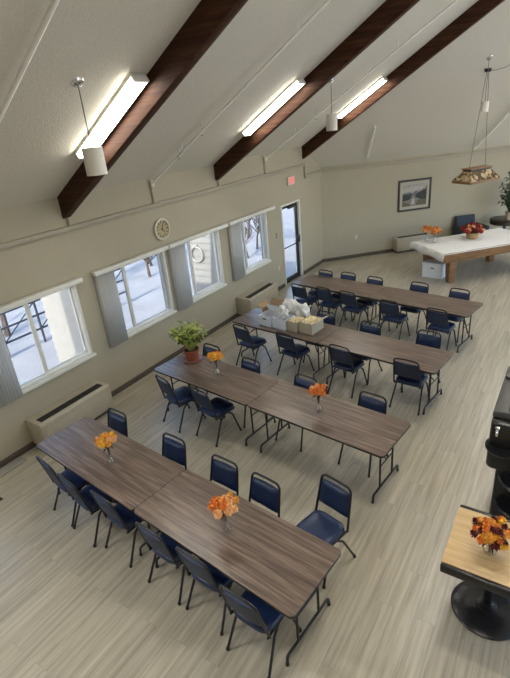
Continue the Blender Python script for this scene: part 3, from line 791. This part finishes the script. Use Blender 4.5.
for i, (x, y, a_) in enumerate([(1.65, 7.83, 170), (2.20, 7.83, 170), (2.86, 7.70, 168), (3.81, 7.62, 170), (4.60, 7.47, 170)]):
    CH.append((x, y, a_, 'navy chair on the far side of the farthest table row, ' + ordn[i] + ' from the window wall', 'chairs on the far side of the farthest row'))
for c_ in CH: chair(*c_)

# ------------------------------------------------------------------ flowers
def head_mesh(m, r, n=34, seed=0):
    rnd = random.Random(seed); b = MB()
    for k_ in range(n):
        u = (k_ + .5) / n; th = k_ * 2.399963; el = PI / 2 - u * R(125)
        d_ = Vector((math.cos(el) * math.cos(th), math.cos(el) * math.sin(th), math.sin(el)))
        s_ = Vector((-math.sin(th), math.cos(th), 0)); l_ = r * rnd.uniform(.85, 1.1); w_ = r * .23
        up = d_.cross(s_) * -1
        b.add([tuple(d_ * r * .2), tuple(d_ * l_ * .7 + s_ * w_), tuple(d_ * l_ + up * r * .12), tuple(d_ * l_ * .7 - s_ * w_)], [(0, 1, 2, 3)])
    b.lathe([(.001, -.3 * r), (.45 * r, -.2 * r), (.6 * r, .15 * r), (.35 * r, .5 * r), (.001, .58 * r)], 10)
    return b.build('flower_head', m)
HEADS = {}
def head(col, r):
    k_ = (col, r)
    if k_ not in HEADS: HEADS[k_] = head_mesh(M[col], r, seed=len(HEADS)); return HEADS[k_]
    return dup(HEADS[k_])
def leaf(b, p, d_, l_, w_, droop=.3):
    d_ = Vector(d_).normalized(); s_ = d_.cross(Vector((0, 0, 1)))
    if s_.length < .1: s_ = Vector((1, 0, 0))
    s_.normalize(); up = s_.cross(d_); p = Vector(p)
    c1 = p + d_ * l_ * .5 + up * l_ * .06; e_ = p + d_ * l_ - Vector((0, 0, l_ * droop))
    b.add([tuple(p), tuple(c1 + s_ * w_ - up * w_ * .25), tuple(e_), tuple(c1 - s_ * w_ - up * w_ * .25), tuple(c1)], [(0, 1, 4), (1, 2, 4), (2, 3, 4), (3, 0, 4)])
def bouquet(o, zc, spread, cols, r, n, seed, neck, leaves=8, lm='stem'):
    rnd = random.Random(seed); st = MB(); lf = MB()
    for k_ in range(n):
        a_ = 2.4 * k_ + rnd.uniform(-.3, .3); q = math.sqrt((k_ + .4) / n) * spread
        p = Vector((q * math.cos(a_), q * math.sin(a_), zc + .55 * (spread - q) + rnd.uniform(-.02, .03)))
        h = head(cols[k_ % len(cols)], r)
        h.parent = o; h.location = p
        h.rotation_euler = (0, 0, 0); v_ = Vector((p.x, p.y, spread * .9)); h.rotation_euler = v_.to_track_quat('Z', 'Y').to_euler()
        h.scale = [rnd.uniform(.8, 1.12)] * 3
        st.tube([(p.x * .04, p.y * .04, neck - .1), (p.x * .12, p.y * .12, neck), tuple(p - v_.normalized() * r * .3)], .0025, 5)
    for k_ in range(leaves):
        a_ = rnd.uniform(0, 2 * PI); z = zc - rnd.uniform(0, .05)
        leaf(lf, (.02 * math.cos(a_), .02 * math.sin(a_), z - .03), (math.cos(a_), math.sin(a_), .35), spread * rnd.uniform(.8, 1.15), .014)
    st.build('flower_stems', M['stem'], o)
    if leaves: lf.build('foliage', M[lm], o)
def bud_vase(x, y, z, lab, cols, seed, n=13, r=.046, spread=.085, sc=1.0, zc=.30):
    o = thing('flower_vase', lab, 'flowers', (x, y, z), random.uniform(0, 6), 'vases of autumn flowers')
    b = MB(); b.lathe([(.001, .0), (.038, .0), (.042, .008), (.046, .035), (.042, .065), (.024, .095), (.016, .13), (.016, .20), (.022, .235), (.026, .24), (.023, .238), (.0125, .20), (.0125, .13), (.02, .095), (.037, .065), (.040, .035), (.036, .012), (.001, .010)], 20)
    b.build('glass_vase', M['vglass'], o)
    bouquet(o, zc, spread, cols, r, n, seed, .22, 6)
    o.scale = (sc,) * 3
    return o
bud_vase(1.0 * 2.26, .87, TH, 'glass vase of amber flowers on the nearest row, at its window end', ['amber', 'yellow', 'amber', 'peach'], 1, 20, .042, .105)
bud_vase(4.0, .70, TH, 'glass vase of orange flowers on the nearest row, towards its right end', ['orange', 'peach', 'orange', 'peach', 'amber'], 2, 20, .044, .115, zc=.28)
bud_vase(2.14, 3.03, TH, 'glass vase of yellow flowers beside the potted plant', ['yellow', 'amber', 'maroon', 'yellow', 'amber'], 3, 18, .042, .10, sc=1.0)
bud_vase(3.91, 2.80, TH, 'glass vase of orange flowers on the second row right-hand table', ['orange', 'peach', 'orange', 'maroon', 'peach'], 4, 20, .044, .11)

# ribbed jar on the butcher block table
o = thing('flower_jar', 'ribbed glass jar of orange, yellow and maroon flowers on the small wooden table', 'flowers', (6.06, 1.53, .753), 0, 'vases of autumn flowers')
b = MB(); b.lathe([(.001, 0), (.042, 0), (.05, .012), (.055, .04), (.053, .07), (.045, .095), (.05, .105), (.046, .104), (.041, .093), (.048, .07), (.05, .04), (.045, .015), (.001, .010)], 28)
v0 = b.v; b.v = [(x * (1 + .035 * math.cos(14 * math.atan2(y, x))), y * (1 + .035 * math.cos(14 * math.atan2(y, x))), z) for x, y, z in v0]
b.build('glass_jar', M['vglass'], o)
bouquet(o, .205, .135, ['orange', 'amber', 'maroon', 'yellow', 'orange', 'maroon', 'amber'], .046, 34, 7, .09, 8)

# potted plant
o = thing('potted_plant', 'bushy green plant in a terracotta pot on the second row', 'plant', (1.46, 3.27, TH))
b = MB(); b.lathe([(.001, 0), (.13, 0), (.15, .012), (.155, .028), (.145, .028), (.12, .012), (.001, .012)], 28); b.build('saucer', M['saucer'], o)
b = MB(); b.lathe([(.001, .013), (.088, .013), (.112, .15), (.125, .15), (.128, .195), (.116, .195), (.112, .165), (.001, .165)], 28); b.build('pot', M['terra'], o)
b = MB(); b.lathe([(.111, .165), (.111, .172), (.05, .18), (.001, .182)], 20); b.build('soil', M['soil'], o)
rnd = random.Random(5); st = MB(); lf = MB(); ld = MB()
for k_ in range(46):
    a_ = rnd.uniform(0, 2 * PI); q = rnd.uniform(.05, .30) ; h = .20 + .30 * math.sqrt(max(0, 1 - (q / .34) ** 2)) * rnd.uniform(.6, 1.05)
    tip = Vector((q * math.cos(a_), q * math.sin(a_), .15 + h))
    base = Vector((.04 * math.cos(a_), .04 * math.sin(a_), .175)); mid = base.lerp(tip, .55) + Vector((0, 0, .05))
    st.tube([tuple(base), tuple(mid), tuple(tip)], [.004, .003, .002], 5)
    for j in range(13):
        f_ = rnd.uniform(.3, 1.0); p = base.lerp(mid, f_ * 1.8) if f_ < .55 else mid.lerp(tip, (f_ - .55) / .45)
        aa = rnd.uniform(0, 2 * PI)
        leaf(lf if rnd.random() < .8 else ld, p, (math.cos(aa), math.sin(aa), rnd.uniform(-.1, .6)), rnd.uniform(.07, .115), rnd.uniform(.017, .026), .25)
st.build('plant_stems', M['leaf'], o); lf.build('foliage', M['leaf'], o); ld.build('foliage', mat('leaf_mid', (.09, .15, .03), .5, vary=.3), o)

# ------------------------------------------------------------------ boxes and bags on the third row
r3 = R(ROW[3][2])
def carton(w, dp, h, m, hole=True, flap=0):
    b = MB(); t_ = .006
    b.box((-w / 2, -dp / 2, 0), (w / 2, dp / 2, t_))
    b.box((-w / 2, -dp / 2, t_), (w / 2, -dp / 2 + t_, h)); b.box((-w / 2, dp / 2 - t_, t_), (w / 2, dp / 2, h))
    b.box((-w / 2, -dp / 2 + t_, t_), (-w / 2 + t_, dp / 2 - t_, h)); b.box((w / 2 - t_, -dp / 2 + t_, t_), (w / 2, dp / 2 - t_, h))
    return b
def box_thing(x, y, w, dp, h, m, lab, hole, flaps=()):
    o = thing('cardboard_box', lab, 'box', (x, y, TH), r3 + R(random.uniform(-2, 2)), 'open boxes on the third row')
    carton(w, dp, h, m).build('carton', m, o, bevel=.0015, seg=1)
    if hole:
        b = MB(); b.prism(rrect(.085, .024, .012), 0, .002, T(0, -dp / 2, h * .72, rx=PI / 2)); b.build('hand_hole', M['ink'], o)
    for sd, ln, tilt in flaps:
        b = MB(); b.box((-w / 2, 0, 0), (w / 2, ln, .004)) if sd in 'fb' else b.box((-dp / 2, 0, 0), (dp / 2, ln, .004))
        mt = {'b': T(0, dp / 2, h, 0, rx=R(tilt)), 'f': T(0, -dp / 2, h, PI, rx=R(tilt)), 'r': T(w / 2, 0, h, -PI / 2, rx=R(tilt)), 'l': T(-w / 2, 0, h, PI / 2, rx=R(tilt))}[sd]
        b.v = [tuple(mt @ Vector(p)) for p in b.v]; b.build('flap', m, o)
    return o
def crumple(c, r, m, name, lab, cat, seed, flat=.7, parent=None):
    rnd = random.Random(seed); bm = bmesh.new(); bmesh.ops.create_icosphere(bm, subdivisions=4, radius=1)
    ph = [(Vector((rnd.uniform(-1, 1), rnd.uniform(-1, 1), rnd.uniform(-1, 1))) * 7, rnd.uniform(0, 6)) for _ in range(7)]
    b = MB()
    for v_ in bm.verts:
        k_ = 1 + sum(math.sin(v_.co.dot(w_) + p_) for w_, p_ in ph) * .085
        v_.co = Vector((v_.co.x * r[0] * k_, v_.co.y * r[1] * k_, max(v_.co.z, -.75) * r[2] * k_))
    zmin = min(v_.co.z for v_ in bm.verts)
    vs = [tuple(v_.co - Vector((0, 0, zmin))) for v_ in bm.verts]; fs = [[q.index for q in f_.verts] for f_ in bm.faces]; bm.free()
    b.add(vs, fs); o = b.build(name, m, parent, loc=c, ang=70)
    if lab: tag(o, lab, cat)
    return o
box_thing(1.865, 5.00, .285, .30, .185, M['boxwhite'], 'white box with a dark hand hole, leftmost of the boxes', True, [('b', .16, 118)])
box_thing(2.175, 4.965, .285, .30, .185, M['boxwhite'], 'plain white box right of the one with a hand hole', False, [])
box_thing(2.445, 4.945, .215, .27, .18, M['boxtan'], 'narrow buff box between the white boxes and the widest box', False)
box_thing(2.705, 4.985, .265, .36, .195, M['boxtan'], 'open buff box heaped with cream packets, rightmost of the boxes', False, [('r', .14, 28)])
box_thing(1.74, 5.34, .36, .24, .15, M['boxbrown'], 'open brown cardboard box behind the leftmost white box', False, [('l', .12, 30), ('b', .13, 60)])
crumple((2.13, 5.0, TH + .10), (.115, .10, .12), M['bag'], 'plastic_bag', 'crumpled white plastic bag stuffed in the middle white box', 'bag', 1)
crumple((2.10, 5.36, TH), (.17, .12, .17), M['bag'], 'plastic_bag', 'puffed white plastic bag standing behind the boxes', 'bag', 2)
crumple((2.36, 5.34, TH), (.13, .11, .16), M['bag'], 'plastic_bag', 'second white plastic bag standing behind the narrow buff box', 'bag', 4)
crumple((1.93, 5.24, TH), (.085, .07, .11), M['pinkbag'], 'paper_bag', 'crumpled pinkish bag between the brown box and white bag', 'bag', 3)
rnd = random.Random(9)
def heap(cx, cy, w, dp, z, n, lab):
    b = MB()
    for k_ in range(n):
        x = rnd.uniform(-w, w); y = rnd.uniform(-dp, dp); h = .035 * (1 - (x / w) ** 2) * (1 - (y / dp) ** 2) + rnd.uniform(0, .02)
        b.cbox((0, 0, 0), (.05, .036, .016), T(x, y, h, rnd.uniform(0, 6), rnd.uniform(-.5, .5), rnd.uniform(-.5, .5)))
    tag(b.build('cream_packets', M['packet'], bevel=.003, seg=1, loc=(cx, cy, z), rz=r3), lab, 'packets', kind='stuff')
heap(2.705, 4.985, .11, .155, TH + .160, 130, 'heap of cream packets filling the rightmost box')
heap(2.445, 4.945, .085, .11, TH + .150, 70, 'heap of cream packets filling the narrow buff box')
# inner fill so that the heaps rest on something
b = MB(); b.box((-.115, -.165, 0), (.115, .165, .150)); tag(b.build('packed_carton', M['boxtan'], loc=(2.705, 4.985, TH + .007), rz=r3), 'buff inner carton under the packets in the rightmost box', 'box')
b = MB(); b.box((-.09, -.12, 0), (.09, .12, .140)); tag(b.build('packed_carton', M['boxtan'], loc=(2.445, 4.945, TH + .007), rz=r3), 'buff inner carton under the packets in the narrow box', 'box')

# ------------------------------------------------------------------ covered billiard table in the bay
PC = (4.12, 11.36); PA = R(47)
o = thing('billiard_table', 'oak billiard table under a white cloth in the far bay', 'table', (*PC, 0), PA)
HL, HW = 1.34, .74
b = MB()
b.box((-HL, -HW, .68), (HL, -HW + .13, .82)); b.box((-HL, HW - .13, .68), (HL, HW, .82)); b.box((-HL, -HW + .13, .68), (-HL + .13, HW - .13, .82)); b.box((HL - .13, -HW + .13, .68), (HL, HW - .13, .82))
b.build('rail', M['poolwood'], o, bevel=.012)
b = MB(); b.box((-HL + .1, -HW + .1, .56), (HL - .1, HW - .1, .70)); b.build('cabinet_body', M['poolwood'], o, bevel=.01)
b = MB(); b.box((-HL + .13, -HW + .13, .70), (HL - .13, HW - .13, .78)); b.build('slate_bed', M['darkwood'], o)
for sx in (-1, 1):
    for sy in (-1, 1):
        b = MB(); x, y = sx * (HL - .38), sy * (HW - .24)
        b.hexa([(x - .075, y - .075, 0), (x + .075, y - .075, 0), (x + .075, y + .075, 0), (x - .075, y + .075, 0)], [(x - .1, y - .1, .57), (x + .1, y - .1, .57), (x + .1, y + .1, .57), (x - .1, y + .1, .57)])
        b.build('leg', M['poolwood'], o, bevel=.008)
# cloth: follows the top and falls over the window end
b = MB(); NU, NV = 44, 26
def cl(u, v):
    lx = -HL - .13 + u * (2 * HL + .16); ly = (v - .5) * (2 * HW + .03)
    z = .824 + .0015 * math.sin(lx * 9 + ly * 5)
    if lx < -HL - .004:
        q = (-HL - .004 - lx) / .126; z = .824 - q * .17 * (1 + .12 * math.sin(v * 13)); lx = -HL - .006 - .02 * q - .008 * math.sin(v * 21) * q
    if lx > HL + .002: z -= (lx - HL) * .5
    if abs(ly) > HW - .0: z -= (abs(ly) - HW + 0) * 1.5
    return (lx, ly, z)
b.grid(cl, NU, NV)
c_ = b.build('tablecloth', M['cloth'], loc=(*PC, 0), rz=PA, ang=80); sm = c_.modifiers.new('s', 'SOLIDIFY'); sm.thickness = .004; sm.offset = 1
tag(c_, 'white cloth spread over the billiard table', 'tablecloth')
def PT(x, y): return (PC[0] + x * math.cos(PA) - y * math.sin(PA), PC[1] + x * math.sin(PA) + y * math.cos(PA))
ZC = .830
bud_vase(3.04, 10.98, ZC, 'glass vase of orange flowers on the white cloth, left of a pair', ['orange', 'amber', 'peach'], 11, 16, .05, .11, sc=1.2, zc=.24)
bud_vase(3.27, 10.86, ZC, 'glass vase of orange flowers on the white cloth, right of a pair', ['orange', 'amber', 'orange', 'peach'], 12, 16, .05, .11, sc=1.2, zc=.24)
o = thing('flower_basket', 'wicker basket of dark red flowers on the white cloth', 'flowers', (4.05, 11.50, ZC), 0)
b = MB(); b.lathe([(.001, 0), (.13, 0), (.165, .15), (.18, .16), (.165, .165), (.14, .12), (.001, .11)], 24); b.build('basket', M['basket'], o)
bouquet(o, .22, .26, ['red', 'maroon', 'red', 'red', 'peach', 'maroon'], .068, 40, 21, .1, 14, 'leafd')
# packing box under the billiard table
x, y = 3.30, 10.83
o = thing('storage_box', 'white cardboard box on the floor under the covered table', 'box', (3.37, 10.70, 0), R(-8))
b = MB(); b.box((-.26, -.19, 0), (.26, .19, .37)); b.build('carton', M['boxwhite'], o, bevel=.004)
b = MB(); b.box((-.265, -.195, .34), (.265, .195, .39)); b.build('lid', M['boxwhite'], o, bevel=.004)
b = MB(); b.prism(rrect(.09, .028, .013), 0, .002, T(0, -.19, .26, rx=PI / 2)); b.build('hand_hole', M['ink'], o)

# lounge chair, round table and tall plant by the bay wall
o = thing('armchair', 'slate blue armchair against the far wall behind the covered table', 'armchair', (3.60, 13.98, 0), R(-135))
b = MB(); b.box((-.30, -.28, .22), (.30, .30, .44)); b.build('seat_cushion', M['slate'], o, bevel=.04, seg=3)
b = MB(); b.hexa([(-.32, -.34, .2), (.32, -.34, .2), (.32, -.22, .2), (-.32, -.22, .2)], [(-.32, -.44, .84), (.32, -.44, .84), (.32, -.32, .86), (-.32, -.32, .86)]); b.build('backrest', M['slate'], o, bevel=.03, seg=3)
for s_ in (-1, 1):
    b = MB(); b.box((s_ * .36 - .05, -.36, .2), (s_ * .36 + .05, .30, .60)); b.build('armrest', M['slate'], o, bevel=.03, seg=3)
    for y in (-.3, .26): b = MB(); b.tube([(s_ * .33, y, 0), (s_ * .33, y, .22)], [.016, .022], 8); b.build('leg', M['darkwood'], o)
o = thing('round_table', 'dark round pedestal table in the far corner right of the armchair', 'table', (4.44, 14.46, 0))
b = MB(); b.lathe([(.001, .70), (.40, .70), (.43, .715), (.43, .735), (.41, .745), (.001, .745)], 36); b.build('tabletop', M['darkwood'], o)
b = MB(); b.lathe([(.26, 0), (.26, .03), (.08, .06), (.045, .12), (.045, .66), (.12, .70)], 20); b.build('pedestal', M['darkwood'], o)
b = MB(); b.lathe([(.40, .60), (.42, .60), (.42, .70), (.40, .70)], 30); b.build('apron_rail', M['darkwood'], o)
o = thing('tall_plant', 'tall dark leafy plant in a buff pot at the right edge, far corner', 'plant', (4.56, 14.30, .746))
b = MB(); b.lathe([(.001, 0), (.10, 0), (.13, .22), (.14, .24), (.125, .24), (.11, .2), (.001, .2)], 24); b.build('pot', M['boxtan'], o)
rnd = random.Random(31); st = MB(); lf = MB()
for k_ in range(40):
    a_ = rnd.uniform(0, 2 * PI); q = rnd.uniform(.05, .42); h = rnd.uniform(.35, 1.25)
    tip = Vector((q * math.cos(a_), q * math.sin(a_), .22 + h)); base = Vector((.03 * math.cos(a_), .03 * math.sin(a_), .2))
    st.tube([tuple(base), tuple(base.lerp(tip, .5) + Vector((0, 0, .08))), tuple(tip)], .005, 5)
    for j in range(14):
        p = base.lerp(tip, rnd.uniform(.35, 1)); aa = rnd.uniform(0, 2 * PI); leaf(lf, p, (math.cos(aa), math.sin(aa), rnd.uniform(-.3, .6)), rnd.uniform(.13, .22), .036, .35)
st.build('plant_stems', M['stem'], o); lf.build('foliage', M['leafd'], o)

# ------------------------------------------------------------------ butcher-block cafe table
o = thing('cafe_table', 'small butcher block table with black edges on a round black base', 'table', (6.10, 1.595, 0), 0)
hx_, hy_ = .355, .335
b = MB(); b.box((-hx_, -hy_, .715), (hx_, hy_, .752)); b.build('tabletop', M['maple'], o, bevel=.003)
for s_ in (-1, 1):
    b = MB(); y0, y1 = sorted((s_ * hy_, s_ * (hy_ + .045))); b.box((-hx_, y0, .672), (hx_, y1, .753)); b.build('edge_rail', M['blackgloss'], o, bevel=.016, seg=3)
b = MB(); b.box((-hx_ + .03, -hy_, .690), (hx_ - .03, hy_, .715)); b.build('underframe', M['edge'], o)
b = MB(); b.tube([(0, 0, .04), (0, 0, .69)], .038, 16); b.build('column', M['blackgloss'], o)
b = MB(); b.lathe([(.001, 0), (.285, 0), (.292, .012), (.28, .024), (.17, .035), (.085, .05), (.08, .065), (.05, .075), (.045, .09), (.001, .09)], 40); b.build('round_base', M['blackgloss'], o)
b = MB(); b.tube([(-.22, -.0, .68), (.22, 0, .68)], .03, 8); b.tube([(0, -.2, .68), (0, .2, .68)], .03, 8); b.build('spider', M['black'], o)

# black drinks cabinet at the right edge
o = thing('drinks_cabinet', 'tall black drinks cabinet with sloping charcoal top at the right edge', 'cabinet', (5.84, 2.66, 0))
b = MB(); b.box((.10, .0, 0), (.72, 1.10, .82)); b.build('lower_body', M['blackgloss'], o, bevel=.03, seg=3)
b = MB(); b.prism(rrect(.74, 1.20, .07), .72, 1.27, T(.37, .56, 0)); b.build('upper_body', M['blackgloss'], o, bevel=.03, seg=3)
b = MB(); b.hexa([(.0, .06, 1.27), (.66, .06, 1.27), (.66, 1.10, 1.27), (.0, 1.10, 1.27)], [(.0, .07, 1.33), (.12, .07, 1.345), (.12, 1.09, 1.345), (.0, 1.09, 1.33)]); b.build('sloping_top', M['greytop'], o, bevel=.012)
b = MB(); b.box((.13, .10, 1.27), (.70, 1.10, 1.46)); b.build('rear_housing', M['blackgloss'], o, bevel=.03, seg=3)
sp = MB(); sp.tube([(.07, -.03, 1.215), (.07, -.07, 1.215), (.07, -.088, 1.205), (.07, -.09, 1.165)], .013, 10); sp.lathe([(.001, .03), (.02, .028), (.024, .01), (.014, 0)], 14, T(.07, -.07, 1.225)); sp.build('spigot', M['chrome'], o)
b = MB(); b.lathe([(.001, 0), (.15, 0), (.165, .02), (.165, .035), (.15, .03), (.001, .02)], 28, T(.14, -.02, .98)); b.build('drip_tray', M['blackgloss'], o)
for z in (.30, .62):
    b = MB(); b.lathe([(.001, 0), (.22, 0), (.235, .02), (.22, .04), (.001, .04)], 32, T(.36, .02, z)); b.build('shelf_tray', M['blackgloss'], o)
kn = MB(); kn.lathe([(.001, .03), (.045, .03), (.05, .0)], 18, T(.06, .80, 1.335)); kn = kn.build('round_lid', M['black'], o)
b = MB(); b.lathe([(.001, .045), (.012, .04), (.012, .03)], 10, T(.06, .80, 1.335)); b.build('lid_knob', M['chrome'], kn)

# ------------------------------------------------------------------ outside
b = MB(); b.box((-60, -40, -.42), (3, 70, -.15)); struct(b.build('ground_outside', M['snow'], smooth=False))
b = MB(); b.box((3, -40, -.42), (60, 70, -.15)); struct(b.build('ground_outside', mat('bounce_snow', (.86, .86, .85), .8, spec=.15, vary=.04), smooth=False))  # unseen bright ground added to bounce sunlight up onto the ceiling
def sidewing(i, y, x0, h, lab):
    b = MB(); b.box((x0, y, -.15), (-.2, y + .14, h))
    n = 22
    for q in range(n):
        z = -.13 + (h + .1) * q / n; dz = (h + .1) / n
        b.add([(x0, y, z), (-.2, y, z), (-.2, y - .03, z), (x0, y - .03, z), (x0, y, z + dz), (-.2, y, z + dz)], [(0, 1, 2, 3), (3, 2, 5, 4), (0, 3, 4), (1, 5, 2)])
    struct(b.build('wall_wing_%d' % i, M['siding'], smooth=False))
sidewing(1, 2.75, -1.38, 3.3, ''); sidewing(2, 6.42, -1.12, 3.3, '')
o = thing('round_ring', 'grey round ring on the white siding outside the third window', 'ring', (-.84, 6.375, 1.46))
b = MB(); b.tube([(.17 * math.cos(2 * PI * q / 24), -.005, .17 * math.sin(2 * PI * q / 24)) for q in range(24)], .018, 8, closed=True); b.build('ring', M['steel'], o)
b = MB(); b.box((-.03, -.004, .16), (.03, .014, .22)); b.build('hook', M['steel'], o)
def tree(x, y, h, lab, seed, n0=6, r0=.09, spread=.5):
    rnd = random.Random(seed); b = MB()
    def grow(p, d_, l_, r_, lev):
        pts = [p]; rr = [r_]; q = p; dd = d_.copy()
        for k_ in range(3):
            dd = (dd + Vector((rnd.uniform(-.18, .18), rnd.uniform(-.18, .18), .05))).normalized(); q = q + dd * l_ / 3; pts.append(q); rr.append(r_ * (1 - .2 * (k_ + 1)))
        b.tube([tuple(v_) for v_ in pts], rr, 5 if lev else 7)
        if lev < 3:
            for k_ in range(n0 if lev == 0 else rnd.randint(3, 5)):
                f_ = rnd.uniform(.35, 1); i_ = min(2, int(f_ * 3)); pp = pts[i_].lerp(pts[i_ + 1], f_ * 3 - i_) if f_ < 1 else pts[-1]
                nd = (dd + Vector((rnd.uniform(-1, 1), rnd.uniform(-1, 1), rnd.uniform(-.2, .6))) * (spread + .4)).normalized()
                grow(pp, nd, l_ * rnd.uniform(.45, .65), r_ * .5, lev + 1)
    grow(Vector((0, 0, 0)), Vector((0, 0, 1)), h * .55, r0, 0)
    tag(b.build('bare_tree', M['bark'], loc=(x, y, -.15)), lab, 'tree', 'bare trees in the snow')
tree(-5.0, 3.75, 4.5, 'bare tree in the snow behind the railing, outside the nearest window', 1, 9, .08)
tree(-8.2, 5.4, 4.2, 'bare tree farther back behind the railing outside the nearest window', 2, 9, .08)
tree(-4.4, -.8, 5.0, 'bare tree in the snow left of the nearest window', 8, 9, .09)
tree(-4.9, 8.6, 1.9, 'low bare shrub in the snow seen through the window under the clock', 3, 16, .05, .7)
tree(-5.8, 9.6, 2.1, 'taller bare shrub farther out, seen through the window under the clock', 7, 16, .05, .7)
tree(-6.0, 7.3, 4.5, 'bare tree in the snow seen through the window under the clock', 9, 9, .09)
tree(-2.9, 11.3, 2.0, 'bare twiggy shrub outside the window by the glass door, nearest the wall', 4, 20, .04, .8)
tree(-3.3, 12.5, 2.2, 'bare twiggy shrub outside the window by the glass door, middle one', 5, 20, .04, .8)
tree(-4.6, 13.9, 2.4, 'bare twiggy shrub outside the window by the glass door, farthest out', 6, 20, .05, .8)
o = thing('metal_railing', 'dark metal railing standing in the snow outside the nearest window', 'railing', (-3.7, 3.3, -.15))
for q in range(8):
    b = MB(); b.tube([(0, -3 + q * .9, 0), (0, -3 + q * .9, 1.0)], .03, 6); b.build('post', M['rail'], o)
for q in range(7):
    b = MB(); b.tube([(0, -3 + q * .9, .35), (0, -2.1 + q * .9, 1.0)], .014, 6); b.build('brace', M['rail'], o)
for z in (.35, .68, 1.0):
    b = MB(); b.tube([(0, -3, z), (0, 3.3, z)], .024, 6); b.build('rail', M['rail'], o)

# ------------------------------------------------------------------ light
w = bpy.data.worlds.new('sky'); SC.world = w; w.use_nodes = True
nt = w.node_tree; N = nt.nodes; L = nt.links; bg = N['Background']
sk = N.new('ShaderNodeTexSky'); sk.sky_type = 'NISHITA'; sk.sun_disc = False; sk.sun_elevation = R(32); sk.sun_rotation = R(175); sk.air_density = 1.0; sk.dust_density = 1.2; sk.ozone_density = 1.0
L.new(sk.outputs['Color'], bg.inputs['Color']); bg.inputs['Strength'].default_value = .31
su = bpy.data.lights.new('sun', 'SUN'); su.energy = 2.3; su.angle = R(.6); su.color = (1, .93, .80)
so = bpy.data.objects.new('sun', su); COL.objects.link(so)
so.rotation_euler = Vector((-.10, 1, -.72)).to_track_quat('-Z', 'Y').to_euler()
def portal(loc, rot_, sx, sy):
    l_ = bpy.data.lights.new('sky_portal', 'AREA'); l_.shape = 'RECTANGLE'; l_.size = sx; l_.size_y = sy; l_.cycles.is_portal = True
    o_ = bpy.data.objects.new('sky_portal', l_); COL.objects.link(o_); o_.location = loc; o_.rotation_euler = rot_
for y0, y1 in WINALL: portal((-.21, (y0 + y1) / 2, (SILL + HEAD) / 2), (0, -PI / 2, 0), HEAD - SILL, y1 - y0)
portal((-.21, sum(DOOR[:2]) / 2, DOOR[2] / 2), (0, -PI / 2, 0), DOOR[2], .99)
for a, c in ((.5, 3.5), (4.5, 7.5), (8.2, 11.4), (11.8, 14.8)): portal((XE + .21, (a + c) / 2, 2.55), (0, PI / 2, 0), 4.1, c - a)
portal((XR + .7071 * (WB / 2 + .21), YC + XR - .7071 * (WB / 2 - .21), 1.45), Vector((-1, -1, 0)).to_track_quat('-Z', 'Y').to_euler(), WB - .7, 2.1)

# ------------------------------------------------------------------ camera
cam = bpy.data.cameras.new('camera'); co = bpy.data.objects.new('camera', cam); COL.objects.link(co)
f_px, yaw, pit, rol = 476.6, R(-35.16), R(24.69), R(-5.64)
fwd = Vector((math.sin(yaw) * math.cos(pit), math.cos(yaw) * math.cos(pit), -math.sin(pit)))
rt = Vector((math.cos(yaw), -math.sin(yaw), 0)); up = rt.cross(fwd)
r2 = rt * math.cos(rol) + up * math.sin(rol); u2 = -rt * math.sin(rol) + up * math.cos(rol)
mw = Matrix((( r2.x, u2.x, -fwd.x, 6.2161), (r2.y, u2.y, -fwd.y, -1.7083), (r2.z, u2.z, -fwd.z, 4.1234), (0, 0, 0, 1)))
co.matrix_world = mw
cam.sensor_width = 36; cam.sensor_fit = 'AUTO'; cam.lens = f_px / 678 * 36; cam.clip_start = .05; cam.clip_end = 300
SC.camera = co
vs_ = SC.view_settings
vs_.view_transform = 'Standard'; vs_.look = 'None'; vs_.gamma = 1; vs_.exposure = 1.16
SC.cycles.max_bounces = 8; SC.cycles.diffuse_bounces = 5; SC.cycles.transparent_max_bounces = 16
